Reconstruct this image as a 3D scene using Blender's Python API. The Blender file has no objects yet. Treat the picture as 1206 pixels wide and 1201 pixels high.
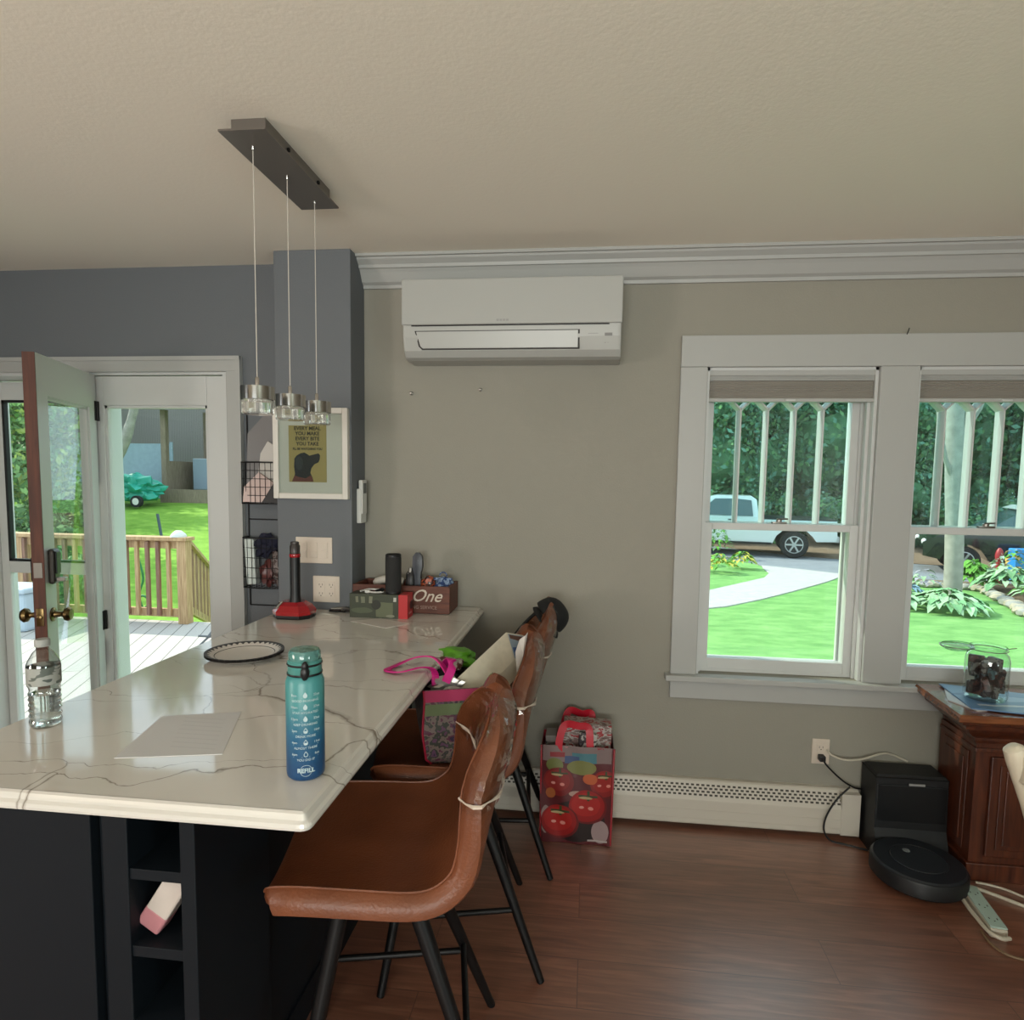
import bpy, bmesh, math, random
from mathutils import Vector, Matrix, noise
random.seed(7)
C = bpy.context.scene.collection
S = bpy.context.scene
PI = math.pi

# ------------------------------------------------------------------ camera
f_px, yaw, pitch, roll = 750.5, -.1135859, .0834493, .0149898
cyw, syw, cp, sp = math.cos(yaw), math.sin(yaw), math.cos(pitch), math.sin(pitch)
fwd = Vector((syw*cp, cyw*cp, -sp)); rt = Vector((cyw, -syw, 0)); up = rt.cross(fwd)
r2 = math.cos(roll)*rt + math.sin(roll)*up; u2 = -math.sin(roll)*rt + math.cos(roll)*up
cam = bpy.data.cameras.new('camera'); co = bpy.data.objects.new('camera', cam); C.objects.link(co)
cam.sensor_fit = 'HORIZONTAL'; cam.sensor_width = 36; cam.lens = 36*f_px/1206
cam.shift_x = -4.6/1206; cam.shift_y = 27/1206
cam.clip_start = .02; cam.clip_end = 300
M4 = Matrix((r2, u2, -fwd)).transposed().to_4x4(); M4.translation = Vector((0, 0, 1.5))
co.matrix_world = M4
S.camera = co

# ------------------------------------------------------------------ world, sun, exposure
w = bpy.data.worlds.new('sky'); S.world = w; w.use_nodes = True
bg = w.node_tree.nodes['Background']; bg.inputs[0].default_value = (.78, .90, 1, 1); bg.inputs[1].default_value = 2.3
def light(name, typ, energy, color, loc, direction, size=None, sy=None, angle=None):
    l = bpy.data.lights.new(name, typ); l.energy = energy; l.color = color
    o = bpy.data.objects.new(name, l); C.objects.link(o); o.location = loc
    o.rotation_euler = Vector(direction).to_track_quat('-Z', 'Y').to_euler()
    if size: l.shape = 'RECTANGLE'; l.size = size; l.size_y = sy or size
    if angle: l.angle = angle
    return o
light('sun', 'SUN', 7, (1, .90, .74), (-10, 5, 12), (.93, -.36, -.76), angle=.012)
# added fill lamps outside openings made for them in the unseen walls
light('front_fill_light', 'AREA', 136, (.98, .98, .90), (-.2, -2.98, 1.35), (0, 1, .75), 2.1, 1.1)
light('left_fill_light', 'AREA', 100, (1, .84, .72), (-4.08, -1.0, 1.3), (1, 0, .75), 1.2, 1.1)
light('right_fill_light', 'AREA', 76, (.82, 1, .96), (3.68, -1.75, 1.25), (-1, 0, .75), 1.1, 1.1)
vs = S.view_settings
vs.view_transform = 'Standard'; vs.look = 'None'; vs.exposure = 0; vs.gamma = 1; vs.use_curve_mapping = False

# ------------------------------------------------------------------ material helpers
def lin(c):
    return tuple((x/255/12.92 if x/255 <= .04045 else ((x/255+.055)/1.055)**2.4) for x in c) + (1,)
def newmat(name):
    m = bpy.data.materials.new(name); m.use_nodes = True
    return m, m.node_tree, m.node_tree.nodes['Principled BSDF']
def mat(name, rgb, rough=.5, metal=0, bump=0, bscale=60, var=0, vscale=8, spec=.5, coat=0, trans=0, ior=1.45, alpha=1, emit=0, stretch=None, sheen=0):
    m, nt, p = newmat(name); N = nt.nodes; L = nt.links
    c = lin(rgb)
    p.inputs['Base Color'].default_value = c; p.inputs['Roughness'].default_value = rough
    p.inputs['Metallic'].default_value = metal; p.inputs['Specular IOR Level'].default_value = spec
    p.inputs['Coat Weight'].default_value = coat; p.inputs['Transmission Weight'].default_value = trans
    p.inputs['IOR'].default_value = ior; p.inputs['Alpha'].default_value = alpha
    if emit: p.inputs['Emission Color'].default_value = c; p.inputs['Emission Strength'].default_value = emit
    if var or bump:
        tc = N.new('ShaderNodeTexCoord'); src = tc.outputs['Object']
        if stretch:
            mp = N.new('ShaderNodeMapping'); mp.inputs['Scale'].default_value = stretch; L.new(src, mp.inputs[0]); src = mp.outputs[0]
    if var:
        n = N.new('ShaderNodeTexNoise'); n.inputs['Scale'].default_value = vscale; n.inputs['Detail'].default_value = 4; L.new(src, n.inputs[0])
        r = N.new('ShaderNodeValToRGB'); r.color_ramp.elements[0].position = .3; r.color_ramp.elements[1].position = .7
        r.color_ramp.elements[0].color = tuple(x*(1-var) for x in c[:3])+(1,)
        r.color_ramp.elements[1].color = tuple(min(1, x*(1+var)) for x in c[:3])+(1,)
        L.new(n.outputs[0], r.inputs[0]); L.new(r.outputs[0], p.inputs['Base Color'])
    if bump:
        n = N.new('ShaderNodeTexNoise'); n.inputs['Scale'].default_value = bscale; n.inputs['Detail'].default_value = 3; L.new(src, n.inputs[0])
        b = N.new('ShaderNodeBump'); b.inputs['Strength'].default_value = bump; b.inputs['Distance'].default_value = .01
        L.new(n.outputs[0], b.inputs['Height']); L.new(b.outputs[0], p.inputs['Normal'])
    return m
def glass_sheet(name, tint=(.93, .97, .96), refl=.9):
    m, nt, p = newmat(name); N = nt.nodes; L = nt.links; N.remove(p)
    t = N.new('ShaderNodeBsdfTransparent'); t.inputs[0].default_value = (*tint, 1)
    g = N.new('ShaderNodeBsdfGlossy'); g.inputs['Roughness'].default_value = .01
    fr = N.new('ShaderNodeFresnel'); ge = N.new('ShaderNodeNewGeometry'); io = N.new('ShaderNodeMapRange'); io.inputs[3].default_value = 1.45; io.inputs[4].default_value = 1/1.45; L.new(ge.outputs['Backfacing'], io.inputs[0]); L.new(io.outputs[0], fr.inputs[0])
    mu = N.new('ShaderNodeMath'); mu.operation = 'MULTIPLY'; mu.inputs[1].default_value = refl; L.new(fr.outputs[0], mu.inputs[0])
    mx = N.new('ShaderNodeMixShader'); L.new(mu.outputs[0], mx.inputs[0]); L.new(t.outputs[0], mx.inputs[1]); L.new(g.outputs[0], mx.inputs[2])
    L.new(mx.outputs[0], N['Material Output'].inputs[0])
    return m
def print_mat(name, base, shapes, rough=.5, ax=(0, 2), noise_amt=0, nscale=30, coat=0):
    """printed surface: shapes are ('e',u,v,ru,rv,rgb) ellipses, ('r',u,v,hu,hv,rgb) rectangles, in object space"""
    m, nt, p = newmat(name); N = nt.nodes; L = nt.links
    p.inputs['Roughness'].default_value = rough; p.inputs['Coat Weight'].default_value = coat
    tc = N.new('ShaderNodeTexCoord'); src = tc.outputs['Object']
    if noise_amt:
        n = N.new('ShaderNodeTexNoise'); n.inputs['Scale'].default_value = nscale; L.new(src, n.inputs[0])
        a = N.new('ShaderNodeVectorMath'); a.operation = 'MULTIPLY_ADD'
        a.inputs[1].default_value = (noise_amt,)*3; L.new(n.outputs['Color'], a.inputs[0]); L.new(src, a.inputs[2]); src = a.outputs[0]
        s2 = N.new('ShaderNodeVectorMath'); s2.operation = 'SUBTRACT'; s2.inputs[1].default_value = (noise_amt/2,)*3; L.new(src, s2.inputs[0]); src = s2.outputs[0]
    col = None
    for s in shapes:
        k, cu, cv, ru, rv, rgb = s
        c3 = [0, 0, 0]; i3 = [0, 0, 0]; c3[ax[0]] = cu; c3[ax[1]] = cv; i3[ax[0]] = 1/ru; i3[ax[1]] = 1/rv
        d = N.new('ShaderNodeVectorMath'); d.operation = 'SUBTRACT'; d.inputs[1].default_value = c3; L.new(src, d.inputs[0])
        e = N.new('ShaderNodeVectorMath'); e.operation = 'MULTIPLY'; e.inputs[1].default_value = i3; L.new(d.outputs[0], e.inputs[0])
        if k == 'e':
            q = N.new('ShaderNodeVectorMath'); q.operation = 'LENGTH'; L.new(e.outputs[0], q.inputs[0]); val = q.outputs['Value']
        else:
            q = N.new('ShaderNodeVectorMath'); q.operation = 'ABSOLUTE'; L.new(e.outputs[0], q.inputs[0])
            sx = N.new('ShaderNodeSeparateXYZ'); L.new(q.outputs[0], sx.inputs[0])
            mxn = N.new('ShaderNodeMath'); mxn.operation = 'MAXIMUM'; L.new(sx.outputs[ax[0]], mxn.inputs[0]); L.new(sx.outputs[ax[1]], mxn.inputs[1]); val = mxn.outputs[0]
        lt = N.new('ShaderNodeMath'); lt.operation = 'LESS_THAN'; lt.inputs[1].default_value = 1; L.new(val, lt.inputs[0])
        mx = N.new('ShaderNodeMix'); mx.data_type = 'RGBA'; L.new(lt.outputs[0], mx.inputs[0])
        if col is None: mx.inputs[6].default_value = lin(base)
        else: L.new(col, mx.inputs[6])
        mx.inputs[7].default_value = lin(rgb); col = mx.outputs[2]
    if col is None: p.inputs['Base Color'].default_value = lin(base)
    else: L.new(col, p.inputs['Base Color'])
    return m
def confetti(name, colors, scale=25, rough=.4, stretch=(1, 1, 1)):
    m, nt, p = newmat(name); N = nt.nodes; L = nt.links; p.inputs['Roughness'].default_value = rough
    tc = N.new('ShaderNodeTexCoord'); mp = N.new('ShaderNodeMapping'); mp.inputs['Scale'].default_value = stretch; L.new(tc.outputs['Object'], mp.inputs[0])
    n = N.new('ShaderNodeTexNoise'); n.inputs['Scale'].default_value = scale; n.inputs['Detail'].default_value = 2; L.new(mp.outputs[0], n.inputs[0])
    r = N.new('ShaderNodeValToRGB'); r.color_ramp.interpolation = 'CONSTANT'
    k = len(colors)
    while len(r.color_ramp.elements) < k: r.color_ramp.elements.new(.5)
    for i, c in enumerate(colors):
        r.color_ramp.elements[i].position = 0 if i == 0 else .32+.36*(i-1)/max(1, k-2)
        r.color_ramp.elements[i].color = lin(c)
    L.new(n.outputs[0], r.inputs[0]); L.new(r.outputs[0], p.inputs['Base Color'])
    return m

# ------------------------------------------------------------------ mesh helpers
class MB:
    def __init__(s): s.bm = bmesh.new(); s.smooth = False
    def _tag(s, faces, mi):
        for f in faces: f.material_index = mi
    def box(s, x0, x1, y0, y1, z0, z1, bev=0, mi=0, seg=2):
        x0, x1 = min(x0, x1), max(x0, x1); y0, y1 = min(y0, y1), max(y0, y1); z0, z1 = min(z0, z1), max(z0, z1)
        g = bmesh.ops.create_cube(s.bm, size=1, matrix=Matrix.Translation(((x0+x1)/2, (y0+y1)/2, (z0+z1)/2)) @ Matrix.Diagonal((x1-x0, y1-y0, z1-z0, 1)))
        fs = list({f for v in g['verts'] for f in v.link_faces}); s._tag(fs, mi)
        if bev:
            es = list({e for v in g['verts'] for e in v.link_edges})
            r = bmesh.ops.bevel(s.bm, geom=es, offset=bev, segments=seg, affect='EDGES', profile=.5, clamp_overlap=True); s._tag(r['faces'], mi)
        return s
    def obox(s, c, size, rot=None, bev=0, mi=0):
        R = rot if rot is not None else Matrix.Identity(3)
        g = bmesh.ops.create_cube(s.bm, size=1, matrix=Matrix.Translation(c) @ R.to_4x4() @ Matrix.Diagonal((*size, 1)))
        fs = list({f for v in g['verts'] for f in v.link_faces}); s._tag(fs, mi)
        if bev:
            es = list({e for v in g['verts'] for e in v.link_edges})
            r = bmesh.ops.bevel(s.bm, geom=es, offset=bev, segments=2, affect='EDGES', profile=.5, clamp_overlap=True); s._tag(r['faces'], mi)
        return s
    def loft(s, rings, closed=True, cap=True, mi=0):
        vr = [[s.bm.verts.new(p) for p in ring] for ring in rings]
        n = len(vr[0]); fs = []
        for a, b in zip(vr, vr[1:]):
            for i in range(n if closed else n-1):
                j = (i+1) % n
                fs.append(s.bm.faces.new((a[i], a[j], b[j], b[i])))
        if cap and closed:
            fs.append(s.bm.faces.new(list(reversed(vr[0])))); fs.append(s.bm.faces.new(vr[-1]))
        s._tag(fs, mi); return s
    def tube(s, pts, r, n=10, mi=0, cap=True):
        pts = [Vector(p) for p in pts]; k = len(pts)
        rs = r if isinstance(r, (list, tuple)) else [r]*k
        rings = []; ref = None
        for i, p in enumerate(pts):
            t = (pts[min(i+1, k-1)]-pts[max(i-1, 0)])
            if t.length < 1e-9: t = Vector((0, 0, 1))
            t.normalize()
            if ref is None: ref = Vector((0, 0, 1)) if abs(t.z) < .9 else Vector((1, 0, 0))
            a = ref - t*ref.dot(t)
            if a.length < 1e-6: a = t.orthogonal()
            a.normalize(); b = t.cross(a); ref = a
            rings.append([p+(a*math.cos(2*PI*j/n)+b*math.sin(2*PI*j/n))*rs[i] for j in range(n)])
        s.smooth = True
        return s.loft(rings, cap=cap, mi=mi)
    def cyl(s, a, b, r, n=16, mi=0): return s.tube([a, b], r, n, mi)
    def lathe(s, prof, c=(0, 0, 0), n=24, mi=0, axis='z', cap=True, sx=1, sy=1):
        rings = []
        for r, h in prof:
            ring = []
            for j in range(n):
                a = 2*PI*j/n; x, y = r*math.cos(a)*sx, r*math.sin(a)*sy
                if axis == 'z': v = (x, y, h)
                elif axis == 'y': v = (x, h, -y)
                else: v = (h, x, y)
                ring.append(Vector(c)+Vector(v))
            rings.append(ring)
        s.smooth = True
        return s.loft(rings, cap=cap, mi=mi)
    def prism(s, poly, fn, d0, d1, mi=0):
        """poly of 2D points, fn(u,v,d)->xyz"""
        return s.loft([[fn(u, v, d0) for u, v in poly], [fn(u, v, d1) for u, v in poly]], mi=mi)
    def quad(s, pts, mi=0):
        s._tag([s.bm.faces.new([s.bm.verts.new(p) for p in pts])], mi); return s
    def grid(s, fn, nu, nv, mi=0):
        vs_ = [[s.bm.verts.new(fn(i/nu, j/nv)) for j in range(nv+1)] for i in range(nu+1)]
        for i in range(nu):
            for j in range(nv):
                s._tag([s.bm.faces.new((vs_[i][j], vs_[i+1][j], vs_[i+1][j+1], vs_[i][j+1]))], mi)
        s.smooth = True; return s
    def blob(s, c, r, sub=3, amp=.15, fr=2, mi=0, seed=0):
        g = bmesh.ops.create_icosphere(s.bm, subdivisions=sub, radius=1)
        rr = Vector(r) if not isinstance(r, (int, float)) else Vector((r, r, r))
        for v in g['verts']:
            d = v.co.normalized(); k = 1+amp*noise.noise(d*fr+Vector((seed*7.1, seed*3.3, 0)))*2
            v.co = Vector(c)+Vector((d.x*rr.x*k, d.y*rr.y*k, d.z*rr.z*k))
        s._tag(list({f for v in g['verts'] for f in v.link_faces}), mi); s.smooth = True; return s
    def build(s, name, m, parent=None, smooth=None, mods=None, normals=True):
        if normals: bmesh.ops.recalc_face_normals(s.bm, faces=s.bm.faces)
        if parent is not None:
            o_ = parent
            off = Vector((0, 0, 0))
            while o_ is not None:
                if not o_.get('_local'): off += o_.location
                o_ = o_.parent
            if off.length: bmesh.ops.translate(s.bm, verts=s.bm.verts, vec=-off)
        me = bpy.data.meshes.new(name); s.bm.to_mesh(me); s.bm.free()
        for mm in (m if isinstance(m, (list, tuple)) else [m]): me.materials.append(mm)
        sm = s.smooth if smooth is None else smooth
        if sm:
            for p_ in me.polygons: p_.use_smooth = True
            if hasattr(me, 'set_sharp_from_angle'): me.set_sharp_from_angle(angle=math.radians(38))
        o = bpy.data.objects.new(name, me); C.objects.link(o)
        if parent is not None: o.parent = parent
        if mods: mods(o)
        return o
def center_origin(o):
    """give a top-level mesh an origin at its base centre"""
    me = o.data; xs = [v.co for v in me.vertices]
    mn = Vector((min(v.x for v in xs), min(v.y for v in xs), min(v.z for v in xs))); mx = Vector((max(v.x for v in xs), max(v.y for v in xs), max(v.z for v in xs)))
    c = Vector(((mn.x+mx.x)/2, (mn.y+mx.y)/2, mn.z)); me.transform(Matrix.Translation(-c)); o.location = c
def tag(o, label, cat, group=None, kind=None):
    if label: o['label'] = label
    if cat: o['category'] = cat
    if group: o['group'] = group
    if kind: o['kind'] = kind
    return o
def empty(name, loc, label=None, cat=None, group=None, rz=0, local=False, kind=None):
    o = bpy.data.objects.new(name, None); C.objects.link(o); o.location = loc; o.rotation_euler.z = rz; o.empty_display_size = .1
    if local: o['_local'] = 1
    return tag(o, label, cat, group, kind)
def struct(name, mb, m, parent=None, **k):
    o = mb.build(name, m, parent, **k)
    if parent is None: o['kind'] = 'structure'
    return o
def single(name, mb, m, label, cat, group=None, kind=None, **k):
    o = mb.build(name, m, None, **k); center_origin(o); return tag(o, label, cat, group, kind)
def text_mesh(name, txt, size, fn, m, parent, extrude=.0006, shear=0, align='CENTER', bold=0, spacing=1, wrap=None):
    cu = bpy.data.curves.new('t', 'FONT'); cu.body = txt; cu.size = size; cu.extrude = extrude; cu.shear = shear; cu.align_x = align; cu.align_y = 'CENTER'
    cu.offset = bold; cu.space_character = spacing; cu.resolution_u = 3
    ob = bpy.data.objects.new('t', cu); C.objects.link(ob)
    me = bpy.data.meshes.new_from_object(ob); bpy.data.objects.remove(ob); bpy.data.curves.remove(cu)
    mb = MB(); mb.bm.from_mesh(me); bpy.data.meshes.remove(me)
    for v in mb.bm.verts: v.co = Vector(fn(v.co.x, v.co.y, v.co.z))
    return mb.build(name, m, parent, smooth=False)
def subsurf(o, lv=1):
    md = o.modifiers.new('s', 'SUBSURF'); md.levels = lv; md.render_levels = lv
def copy_tree(o, parent=None):
    c = o.copy(); C.objects.link(c); c.parent = parent
    for ch in list(o.children): copy_tree(ch, c)
    return c
def arc(c, r, a0, a1, n, fn=lambda x, y: (x, y, 0)):
    return [fn(c[0]+r*math.cos(a0+(a1-a0)*i/n), c[1]+r*math.sin(a0+(a1-a0)*i/n)) for i in range(n+1)]
def bez(p, n=16):
    """catmull-rom through points"""
    p = [Vector(q) for q in p]; P = [p[0]*2-p[1]]+p+[p[-1]*2-p[-2]]; out = []
    for i in range(1, len(P)-2):
        for k in range(n):
            t = k/n; a, b, c, d = P[i-1:i+3]
            out.append(.5*((2*b)+(c-a)*t+(2*a-5*b+4*c-d)*t*t+(3*b-a-3*c+d)*t**3))
    return out+[p[-1]]

# ------------------------------------------------------------------ materials
m_beige = mat('beige_wall_paint', (144, 141, 130), .75, bump=.08, bscale=140)
m_grey = mat('blue_grey_wall_paint', (102, 106, 110), .7, bump=.08, bscale=140)
m_ceil = mat('ceiling_paint', (238, 232, 218), .9, bump=.06, bscale=90)
m_trim = mat('white_trim_paint', (168, 169, 166), .4)
m_trimw = mat('bright_white_paint', (196, 198, 196), .35)
m_white = mat('white_plastic', (205, 205, 200), .35)
m_black = mat('black_plastic', (18, 18, 20), .4)
m_blackm = mat('black_metal', (16, 15, 16), .45, metal=.3)
m_chrome = mat('chrome', (190, 188, 184), .12, metal=1)
m_nickel = mat('brushed_nickel', (150, 146, 140), .35, metal=1)
m_brass = mat('aged_brass', (108, 90, 60), .32, metal=1)
m_navy = mat('navy_cabinet_paint', (12, 19, 25), .55, spec=.3)
m_glass = glass_sheet('window_glass')
m_glass2 = glass_sheet('storm_glass', (.82, .95, .95))
m_screen = glass_sheet('insect_screen', (.62, .82, .80), .5)
m_clear = mat('clear_glass', (240, 250, 248), .02, trans=1, ior=1.3)

def floor_material():
    m, nt, p = newmat('wood_floor'); N = nt.nodes; L = nt.links
    tc = N.new('ShaderNodeTexCoord'); src = tc.outputs['Object']
    br = N.new('ShaderNodeTexBrick'); br.inputs['Scale'].default_value = 1; br.inputs['Brick Width'].default_value = 1.25; br.inputs['Row Height'].default_value = .19
    br.inputs['Mortar Size'].default_value = .0016; br.offset = .37; br.inputs['Color1'].default_value = (0, 0, 0, 1); br.inputs['Color2'].default_value = (1, 1, 1, 1); br.inputs['Mortar'].default_value = (.5, .5, .5, 1)
    L.new(src, br.inputs[0])
    mp = N.new('ShaderNodeMapping'); mp.inputs['Scale'].default_value = (1.3, 14, 1)
    ad = N.new('ShaderNodeVectorMath'); ad.operation = 'MULTIPLY_ADD'; ad.inputs[1].default_value = (3, 3, 3); L.new(br.outputs['Color'], ad.inputs[0]); L.new(src, ad.inputs[2]); L.new(ad.outputs[0], mp.inputs[0])
    n = N.new('ShaderNodeTexNoise'); n.inputs['Scale'].default_value = 3.2; n.inputs['Detail'].default_value = 8; n.inputs['Distortion'].default_value = .9; L.new(mp.outputs[0], n.inputs[0])
    r = N.new('ShaderNodeValToRGB'); e = r.color_ramp.elements; e[0].position = .28; e[0].color = lin((104, 62, 46)); e[1].position = .72; e[1].color = lin((156, 104, 80))
    k = e.new(.5); k.color = lin((130, 82, 62)); L.new(n.outputs[0], r.inputs[0])
    n2 = N.new('ShaderNodeTexNoise'); n2.inputs['Scale'].default_value = 9; n2.inputs['Detail'].default_value = 6; mp2 = N.new('ShaderNodeMapping'); mp2.inputs['Scale'].default_value = (1, 30, 1); L.new(ad.outputs[0], mp2.inputs[0]); L.new(mp2.outputs[0], n2.inputs[0])
    mx = N.new('ShaderNodeMix'); mx.data_type = 'RGBA'; mx.blend_type = 'MULTIPLY'; mx.inputs[0].default_value = .28
    r2_ = N.new('ShaderNodeValToRGB'); r2_.color_ramp.elements[0].position = .3; r2_.color_ramp.elements[0].color = (.45, .42, .4, 1); r2_.color_ramp.elements[1].position = .65; L.new(n2.outputs[0], r2_.inputs[0])
    L.new(r.outputs[0], mx.inputs[6]); L.new(r2_.outputs[0], mx.inputs[7])
    # per-plank tone
    hs = N.new('ShaderNodeHueSaturation'); mr = N.new('ShaderNodeMapRange'); mr.inputs[3].default_value = .86; mr.inputs[4].default_value = 1.12
    sc = N.new('ShaderNodeSeparateColor'); L.new(br.outputs['Color'], sc.inputs[0]); L.new(sc.outputs[0], mr.inputs[0]); L.new(mr.outputs[0], hs.inputs['Value']); L.new(mx.outputs[2], hs.inputs['Color'])
    mo = N.new('ShaderNodeMix'); mo.data_type = 'RGBA'; L.new(br.outputs['Fac'], mo.inputs[0]); L.new(hs.outputs[0], mo.inputs[6]); mo.inputs[7].default_value = lin((84, 48, 38))
    L.new(mo.outputs[2], p.inputs['Base Color'])
    p.inputs['Roughness'].default_value = .42; p.inputs['Specular IOR Level'].default_value = .8; p.inputs['Coat Weight'].default_value = 1; p.inputs['Coat IOR'].default_value = 1.85; p.inputs['Coat Roughness'].default_value = .33
    b = N.new('ShaderNodeBump'); b.inputs['Strength'].default_value = .12; b.inputs['Distance'].default_value = .004; L.new(n2.outputs[0], b.inputs['Height']); L.new(b.outputs[0], p.inputs['Normal'])
    return m
m_floor = floor_material()

def quartz_material():
    m, nt, p = newmat('veined_quartz'); N = nt.nodes; L = nt.links
    tc = N.new('ShaderNodeTexCoord'); src = tc.outputs['Object']
    def dist(scale, amt, s):
        n = N.new('ShaderNodeTexNoise'); n.inputs['Scale'].default_value = scale; n.inputs['Detail'].default_value = 4; L.new(s, n.inputs[0])
        a = N.new('ShaderNodeVectorMath'); a.operation = 'MULTIPLY_ADD'; a.inputs[1].default_value = (amt,)*3; L.new(n.outputs['Color'], a.inputs[0]); L.new(s, a.inputs[2]); return a.outputs[0]
    def vein(rot, scl, vs_, w0, seed, col, base):
        mp = N.new('ShaderNodeMapping'); mp.inputs['Rotation'].default_value = (0, 0, rot); mp.inputs['Scale'].default_value = scl; mp.inputs['Location'].default_value = (seed, seed*.7, 0)
        L.new(dist(7, .11, dist(1.8, .35, src)), mp.inputs[0])
        v = N.new('ShaderNodeTexVoronoi'); v.feature = 'DISTANCE_TO_EDGE'; v.inputs['Scale'].default_value = vs_; L.new(mp.outputs[0], v.inputs[0])
        n = N.new('ShaderNodeTexNoise'); n.inputs['Scale'].default_value = 2.6; L.new(mp.outputs[0], n.inputs[0])
        mr = N.new('ShaderNodeMapRange'); mr.inputs[1].default_value = .42; mr.inputs[2].default_value = .65; mr.inputs[3].default_value = w0*.3; mr.inputs[4].default_value = w0; L.new(n.outputs[0], mr.inputs[0])
        dv = N.new('ShaderNodeMath'); dv.operation = 'DIVIDE'; L.new(v.outputs['Distance'], dv.inputs[0]); L.new(mr.outputs[0], dv.inputs[1])
        rp = N.new('ShaderNodeValToRGB'); rp.color_ramp.elements[0].color = (1, 1, 1, 1); rp.color_ramp.elements[1].position = 1; rp.color_ramp.elements[1].color = (0, 0, 0, 1); q = rp.color_ramp.elements.new(.35); q.color = (.45, .45, .45, 1)
        L.new(dv.outputs[0], rp.inputs[0])
        n3 = N.new('ShaderNodeTexNoise'); n3.inputs['Scale'].default_value = 1.7; L.new(mp.outputs[0], n3.inputs[0])
        m3 = N.new('ShaderNodeMapRange'); m3.inputs[1].default_value = .32; m3.inputs[2].default_value = .5; L.new(n3.outputs[0], m3.inputs[0])
        mu = N.new('ShaderNodeMath'); mu.operation = 'MULTIPLY'; L.new(rp.outputs[0], mu.inputs[0]); L.new(m3.outputs[0], mu.inputs[1])
        mx = N.new('ShaderNodeMix'); mx.data_type = 'RGBA'; L.new(mu.outputs[0], mx.inputs[0]); L.new(base, mx.inputs[6]); mx.inputs[7].default_value = lin(col); return mx.outputs[2]
    n = N.new('ShaderNodeTexNoise'); n.inputs['Scale'].default_value = 3; L.new(src, n.inputs[0])
    r = N.new('ShaderNodeValToRGB'); r.color_ramp.elements[0].color = lin((196, 192, 184)); r.color_ramp.elements[1].color = lin((212, 209, 202)); L.new(n.outputs[0], r.inputs[0])
    c = vein(.55, (.55, 2.0, 1), 1.5, .020, 3.1, (118, 108, 96), r.outputs[0])
    c = vein(.25, (.8, 2.6, 1), 1.5, .012, 8.3, (132, 124, 114), c)
    L.new(c, p.inputs['Base Color']); p.inputs['Roughness'].default_value = .07; p.inputs['IOR'].default_value = 1.55; p.inputs['Specular IOR Level'].default_value = .6
    return m
m_quartz = quartz_material()

def grass_material(name, a, b, scale=3):
    m, nt, p = newmat(name); N = nt.nodes; L = nt.links; p.inputs['Roughness'].default_value = .9; p.inputs['Specular IOR Level'].default_value = .1
    tc = N.new('ShaderNodeTexCoord'); n = N.new('ShaderNodeTexNoise'); n.inputs['Scale'].default_value = scale; n.inputs['Detail'].default_value = 12; n.inputs['Roughness'].default_value = .72
    mp = N.new('ShaderNodeMapping'); mp.inputs['Scale'].default_value = (.7, 1.6, 1); L.new(tc.outputs['Object'], mp.inputs[0]); L.new(mp.outputs[0], n.inputs[0])
    r = N.new('ShaderNodeValToRGB'); r.color_ramp.elements[0].position = .3; r.color_ramp.elements[0].color = lin(a); r.color_ramp.elements[1].position = .7; r.color_ramp.elements[1].color = lin(b)
    L.new(n.outputs[0], r.inputs[0]); L.new(r.outputs[0], p.inputs['Base Color'])
    bp = N.new('ShaderNodeBump'); bp.inputs['Strength'].default_value = .5; bp.inputs['Distance'].default_value = .03; L.new(n.outputs[0], bp.inputs['Height']); L.new(bp.outputs[0], p.inputs['Normal'])
    return m
m_grass = grass_material('grass', (92, 140, 78), (138, 184, 112))
m_lawn = grass_material('back_lawn_grass', (92, 136, 48), (138, 178, 76))
def wood_mat(name, dark, light, rough=.5, scale=4, stretch=(14, 14, 1), coat=0):
    m, nt, p = newmat(name); N = nt.nodes; L = nt.links; p.inputs['Roughness'].default_value = rough; p.inputs['Coat Weight'].default_value = coat
    tc = N.new('ShaderNodeTexCoord'); mp = N.new('ShaderNodeMapping'); mp.inputs['Scale'].default_value = stretch; L.new(tc.outputs['Object'], mp.inputs[0])
    n = N.new('ShaderNodeTexNoise'); n.inputs['Scale'].default_value = scale; n.inputs['Detail'].default_value = 6; n.inputs['Distortion'].default_value = .6; L.new(mp.outputs[0], n.inputs[0])
    r = N.new('ShaderNodeValToRGB'); r.color_ramp.elements[0].position = .3; r.color_ramp.elements[0].color = lin(dark); r.color_ramp.elements[1].position = .7; r.color_ramp.elements[1].color = lin(light)
    L.new(n.outputs[0], r.inputs[0]); L.new(r.outputs[0], p.inputs['Base Color']); return m
m_cherry = wood_mat('cherry_wood', (58, 26, 17), (98, 50, 30), .35, coat=.3)
m_cherry_top = wood_mat('cherry_wood_top', (92, 48, 28), (140, 84, 50), .25, stretch=(2, 14, 14), coat=.5)
m_rawdoor = wood_mat('bare_door_edge', (66, 34, 24), (96, 52, 36), .6)
m_cedar = wood_mat('deck_rail_timber', (150, 116, 80), (196, 162, 120), .7)
m_cedar_red = wood_mat('weathered_baluster_timber', (112, 78, 64), (150, 112, 92), .75)
m_crate = wood_mat('crate_wood', (74, 36, 24), (104, 56, 38), .55, stretch=(2, 14, 14))
m_leather = mat('tan_leather', (112, 64, 40), .4, bump=.16, bscale=170, var=.14, vscale=9)
m_foil = glass_sheet('clear_plastic_wrap', (.93, .92, .90), 1.2)

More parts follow.
